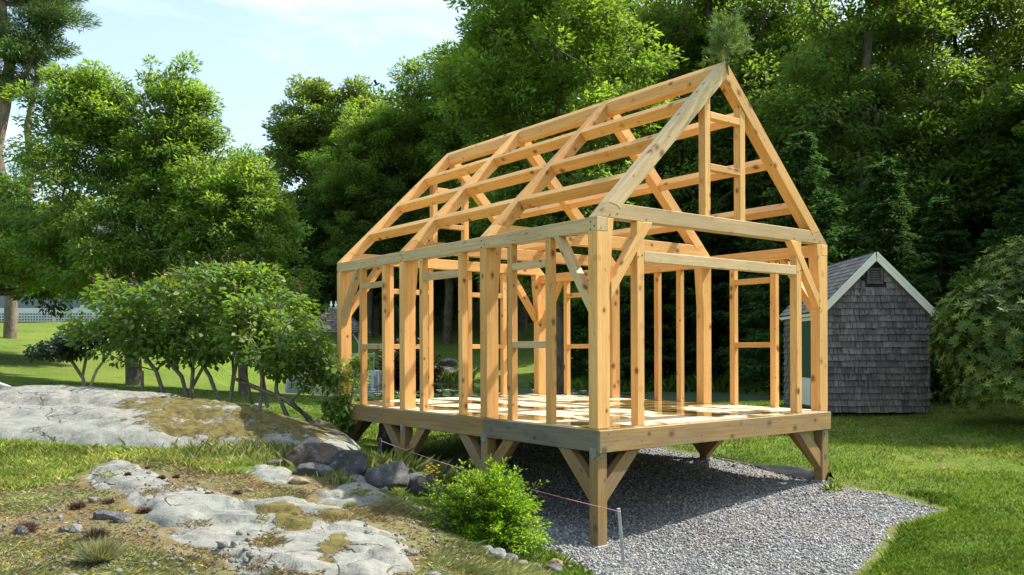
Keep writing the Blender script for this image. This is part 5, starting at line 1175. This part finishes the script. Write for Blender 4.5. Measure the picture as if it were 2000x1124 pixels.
# heath: brown, reddish and grey-green low cover on the foreground slope
x, y = scatter(620000, -9, 1.4, 4.6, 11.5, rn, 1.5); gt = ground_types(x, y); cl = fbm(x * 2.2, y * 2.2, 4, 95); k = (gt[3] > -.12) & ((gt[1] < .01) | (fbm(x * 2.6, y * 2.6, 4, 207) > .17)) & (gt[0] < -.08) & (gt[2] < 0) & (rn.random(len(x)) < .35 + .65 * sstep(-.08, .06, cl)); x, y, cl = x[k], y[k], cl[k]; onrock = gt[1][k] > .01
kind_ = fbm(x * .9 + 7, y * .9, 4, 97); grn = sstep(.0, .12, kind_) + sstep(.35, .05, sdist(x, y, plan([(820, 1070), (900, 1050), (1060, 1110), (1060, 1200), (700, 1300), (780, 1124)])) * -1 + .0) * 1.0
grn = np.clip(np.maximum(sstep(.02, .14, kind_) * .8, sstep(-.12, .15, sdist(x, y, plan([(815, 1080), (880, 1055), (960, 1075), (1065, 1118), (1040, 1240), (700, 1300), (790, 1130)])))), 0, 1)
grn = np.maximum(grn, sstep(-.2, .2, sdist(x, y, plan([(-200, 1075), (60, 1050), (180, 1040), (300, 1075), (400, 1110), (440, 1300), (-300, 1300)]))) * (.35 + .5 * (rn.random(len(x)) < .6)))
h = rn.uniform(.010, .032, len(x)) * (1 + 1.6 * np.clip(cl, 0, .4)) + .03 * grn * rn.random(len(x)); rv = np.clip(.12 * (cl > 0) + .48 * rn.random(len(x)) + .50 * grn + .05 * rn.normal(size=len(x)), 0, 1)
yl = (rn.random(len(x)) < .012) & (y < 8)
rv = np.where(yl, 1.0, np.minimum(rv, .93))
HM = blade_mat('heath_cover', [(0, (.075, .048, .030)), (.22, (.16, .11, .065)), (.42, (.25, .20, .10)), (.6, (.17, .17, .06)), (.92, (.25, .28, .12)), (1, (.62, .42, .03))], .15)
blades('heath_cover', x, y, Hb(x, y) + .05 * fbm(x * 3, y * 3, 4, 41) - .004 + .06 * onrock, h, np.full(len(x), .0055), rv, HM, 'low brown and grey-green heath plants between the granite outcrops', 'ground cover', rn, 1.1)
# heather and grass tufts on the foreground
def tuft(name, label, px, py, d, n, r, hh, mat, w=.004, cat='plant', group=None, sphere=False, seed=0):
    q = np.random.default_rng(seed); c_ = at(px, py, d); z0 = H1(c_.x, c_.y)
    a = q.uniform(0, 6.283, n); e = q.uniform(.05 if sphere else .35, 1.5, n); l = hh * q.uniform(.6, 1.1, n); o_ = np.stack([np.cos(a) * r * .3 * q.random(n), np.sin(a) * r * .3 * q.random(n), np.zeros(n)], 1)
    dr_ = np.stack([np.cos(a) * np.cos(e) * r / hh * 1.0, np.sin(a) * np.cos(e) * r / hh * 1.0, np.sin(e)], 1)
    v, f = diamonds(o_, dr_, np.cross(dr_, q.normal(size=(n, 3))), l, np.full(n, w), 0)
    me = np_mesh(name, v, f, 4, {'rnd': np.repeat(q.random(n), 4)}); o = link(name, me, mat, None, (c_.x, c_.y, z0 + .01)); return tag(o, label, cat, group)
M['heather'] = blade_mat('heather_sprigs', [(0, (.06, .035, .028)), (.5, (.14, .085, .065)), (1, (.22, .15, .11))], .1)
M['tuftg'] = blade_mat('tuft_grass', [(0, (.09, .10, .045)), (.5, (.19, .21, .10)), (1, (.42, .38, .24))], .3)
M['moss'] = blade_mat('dark_moss', [(0, (.05, .03, .025)), (.5, (.11, .065, .05)), (1, (.19, .12, .08))], .05)
tuft('grass_tussock', 'spiky grey-green grass tussock near the bottom left', 192, 1108, 6.25, 1500, .20, .19, M['tuftg'], .0045, 'grass tussock', seed=1)
HG = 'heather clumps on the mossy slope'
for i, (px, py, d, r, hh, lb) in enumerate([(50, 1030, 7.05, .13, .10, 'reddish heather clump nearest the left edge'), (185, 1038, 6.9, .13, .10, 'reddish heather clump right of the egg-shaped stone'), (150, 972, 7.9, .12, .07, 'dark heather clump left of the outcrop top'), (210, 960, 8.1, .10, .05, 'dark heather clump on the outcrop’s left rim'),
                                            (590, 1040, 7.9, .10, .08, 'brown heather clump in the hollow of the outcrop'), (545, 1030, 7.9, .13, .09, 'large brown heather clump in the hollow of the outcrop'), (280, 978, 7.8, .13, .05, 'flat heather clump along the outcrop edge'), (682, 1008, 8.4, .12, .06, 'greyish clump on the shaded slab by the boulders')]):
    tuft('heather', lb, px, py, d, 700, r, hh, M['heather'] if i < 7 else M['tuftg'], .006, 'heather', HG, True, 10 + i)
for i, (px, py, d, r, lb) in enumerate([(248, 939, 8.6, .045, 'small round moss cushion high on the pale outcrop'), (314, 948, 8.5, .06, 'largest moss cushion on the pale outcrop'), (404, 981, 8.0, .05, 'moss cushion midway along the pale outcrop'), (462, 979, 8.1, .06, 'flat moss cushion right of the middle one'), (287, 926, 8.8, .035, 'tiny moss cushion by the outcrop’s upper edge'), (343, 946, 8.5, .05, 'moss cushion beside the largest one')]):
    x_, y_ = hit(px, py); o = tuft('moss_cushion', lb, 1000, 683, 1, 420, r, r * .8, M['moss'], .010, 'moss', 'dark moss cushions on the granite', True, 40 + i); o.location = (x_, y_, H1(x_, y_) + .07)
# yellow flowers by the bush, weeds, lily pads
tuft('leafy_weed', 'small leafy weed at the foot of the far right stilt', 1626, 947, 11.2, 60, .14, .16, M['lilac'], .03, 'weed', None, True, 60)
c_ = at(846, 918, 9.2); o = empty('flowering_weed', (c_.x, c_.y, H1(c_.x, c_.y))); tag(o, 'weed with small yellow flowers left of the bright bush', 'flower')
q = np.random.default_rng(5); n_ = 26; e_ = q.normal(size=(n_, 3)) * np.array([.07, .05, .05]) + np.array([0, 0, c_.z - H1(c_.x, c_.y)])
mb = MB(); [mb.tube([(0, 0, 0), tuple(p_ * .6), tuple(p_)], .002, 3, cap=False) for p_ in e_]; mb.build('stem', M['tuftg'], o)
M['yellow'] = plain('yellow_petals', (.80, .55, .03), .6, .2, .1); mb = MB()
for p_ in e_: mb.lathe([(.002, -.006), (.014, .0), (.012, .008), (.003, .010)], tuple(p_), 6)
mb.build('flower', M['yellow'], o)
lm = leaf_mat('lily_leaves', [(.04, .09, .015), (.08, .16, .025)], .15); q = np.random.default_rng(6); n_ = 420
lx = q.uniform(-6.5, 3.0, n_); ly = 30.6 + q.random(n_) ** 1.5 * 2.8; lz = np.full(n_, WATER + .03) + q.random(n_) * .22
v, f = diamonds(np.stack([lx, ly, lz], 1), np.stack([q.normal(size=n_), q.normal(size=n_), .1 * q.normal(size=n_)], 1), np.array([[0, -.35, 1.]]) + .3 * q.normal(size=(n_, 3)), q.uniform(.22, .38, n_), q.uniform(.2, .34, n_), 0)
tag(link('lily_pads', np_mesh('lily_pads', v, f, 4, {'rnd': np.repeat(q.random(n_), 4)}), lm), 'green water lily leaves crowding the near edge of the pond', 'lily pads', kind='stuff')
me0 = None
for i in range(30):
    x_ = q.uniform(-6.2, 2.6); y_ = 30.9 + q.random() * 1.6
    if me0 is None:
        mb = MB()
        for r_, e_, nn in ((.10, .5, 8), (.06, 1.0, 6)):
            for j in range(nn):
                a = j / nn * 6.283; b0_ = Vector((math.cos(a) * .015, math.sin(a) * .015, 0)); tip = Vector((math.cos(a) * r_ * math.cos(e_) * 1.2, math.sin(a) * r_ * math.cos(e_) * 1.2, r_ * math.sin(e_) + .02)); sd_ = Vector((-math.sin(a), math.cos(a), 0)) * .028; md = (b0_ + tip) * .5 + Vector((0, 0, .01))
                mb.add([b0_, md + sd_, tip, md - sd_], [(0, 1, 2, 3)])
        o = mb.build('water_lily', plain('lily_petals', (.85, .80, .78), .5, .3, .03)); me0 = o.data
    else: o = bpy.data.objects.new('water_lily', me0); C.objects.link(o)
    o.location = (x_, y_, WATER + .12 + q.random() * .16); o.scale = (1.5, 1.5, 1.5); tag(o, 'white water lily flower among the pads on the pond', 'water lily', 'water lilies on the pond')
# reeds by the pond
x = q.uniform(1, 9, 1500); y = 38.2 - (x - 3) * .25 + q.normal(size=1500) * .4; x2 = q.uniform(-5.4, -2.2, 500); y2 = 49.3 + q.normal(size=500) * .3
x, y = np.concatenate([x, x2]), np.concatenate([y, y2])
blades('reeds', x, y, Hb(x, y), q.uniform(.3, .9, len(x)), np.full(len(x), .03), q.random(len(x)), GM, 'upright green reeds along the far pond bank', 'reeds', q, .3)

# clover heads and pale chips
def dots(name, x, y, z, s_, mat, label, cat, rn):
    n_ = len(x); sh = IV[None] * (1 + .25 * rn.normal(size=(n_, len(IV), 1))) * (s_[:, None, None] * rn.uniform(.6, 1.2, (n_, 1, 3))); co = sh + np.stack([x, y, z], 1)[:, None, :]
    fc = IF[None] + (np.arange(n_) * len(IV))[:, None, None]
    return tag(link(name, np_mesh(name, co.reshape(-1, 3), fc.reshape(-1, 3), 3, {'rnd': np.repeat(rn.random(n_), len(IV))}), mat), label, cat, kind='stuff')
rn = np.random.default_rng(123)
x, y = scatter(2600, -12, 12, 7.5, 24, rn, 1.2); gt = ground_types(x, y); k = (gt[0] < -.1) & (gt[1] < -.05) & (gt[2] < -.05) & (gt[3] < 0) & (fbm(x * .6, y * .6, 3, 201) > .03); x, y = x[k], y[k]
dots('clover_flowers', x, y, Hb(x, y) + .055, rn.uniform(.006, .012, len(x)), M['st_pale'], 'tiny white clover flowers dotted over the lawn', 'clover', rn)
x, y = scatter(5200, -7, 1.2, 4.8, 11, rn, 1.4); gt = ground_types(x, y); k = (gt[3] > 0) & (gt[0] < .02) & (fbm(x * 1.5, y * 1.5, 4, 203) > .02); x, y = x[k], y[k]; rk_ = gt[1][k]
dots('stone_chips', x, y, Hb(x, y) + .012 + .05 * (rk_ > .1), rn.lognormal(-4.6, .5, len(x)), m_ if False else M['st_pale'], 'pale stone chips scattered over the mossy slope', 'stone chips', rn)
x, y = scatter(800, -1, 5.6, 7, 14, rn, 1.4); gt = ground_types(x, y); k = gt[0] > .05; x, y = x[k][:260], y[k][:260]
a = rn.uniform(0, 6.28, len(x)); v, f = diamonds(np.stack([x, y, Hb(x, y) + .055], 1), np.stack([np.cos(a), np.sin(a), .1 * np.sin(3 * a)], 1), np.array([[0, 0, 1.]]) + .3 * rn.normal(size=(len(x), 3)), rn.uniform(.02, .07, len(x)), rn.uniform(.008, .03, len(x)), .2)
tag(link('leaf_litter', np_mesh('leaf_litter', v, f, 4, {'rnd': np.repeat(rn.random(len(x)), 4)}), leaf_mat('dry_leaves', [(.16, .09, .045), (.38, .27, .14)], .1, (1, 1, 1))), 'dry leaves and wood scraps lying on the gravel', 'leaf litter', kind='stuff')
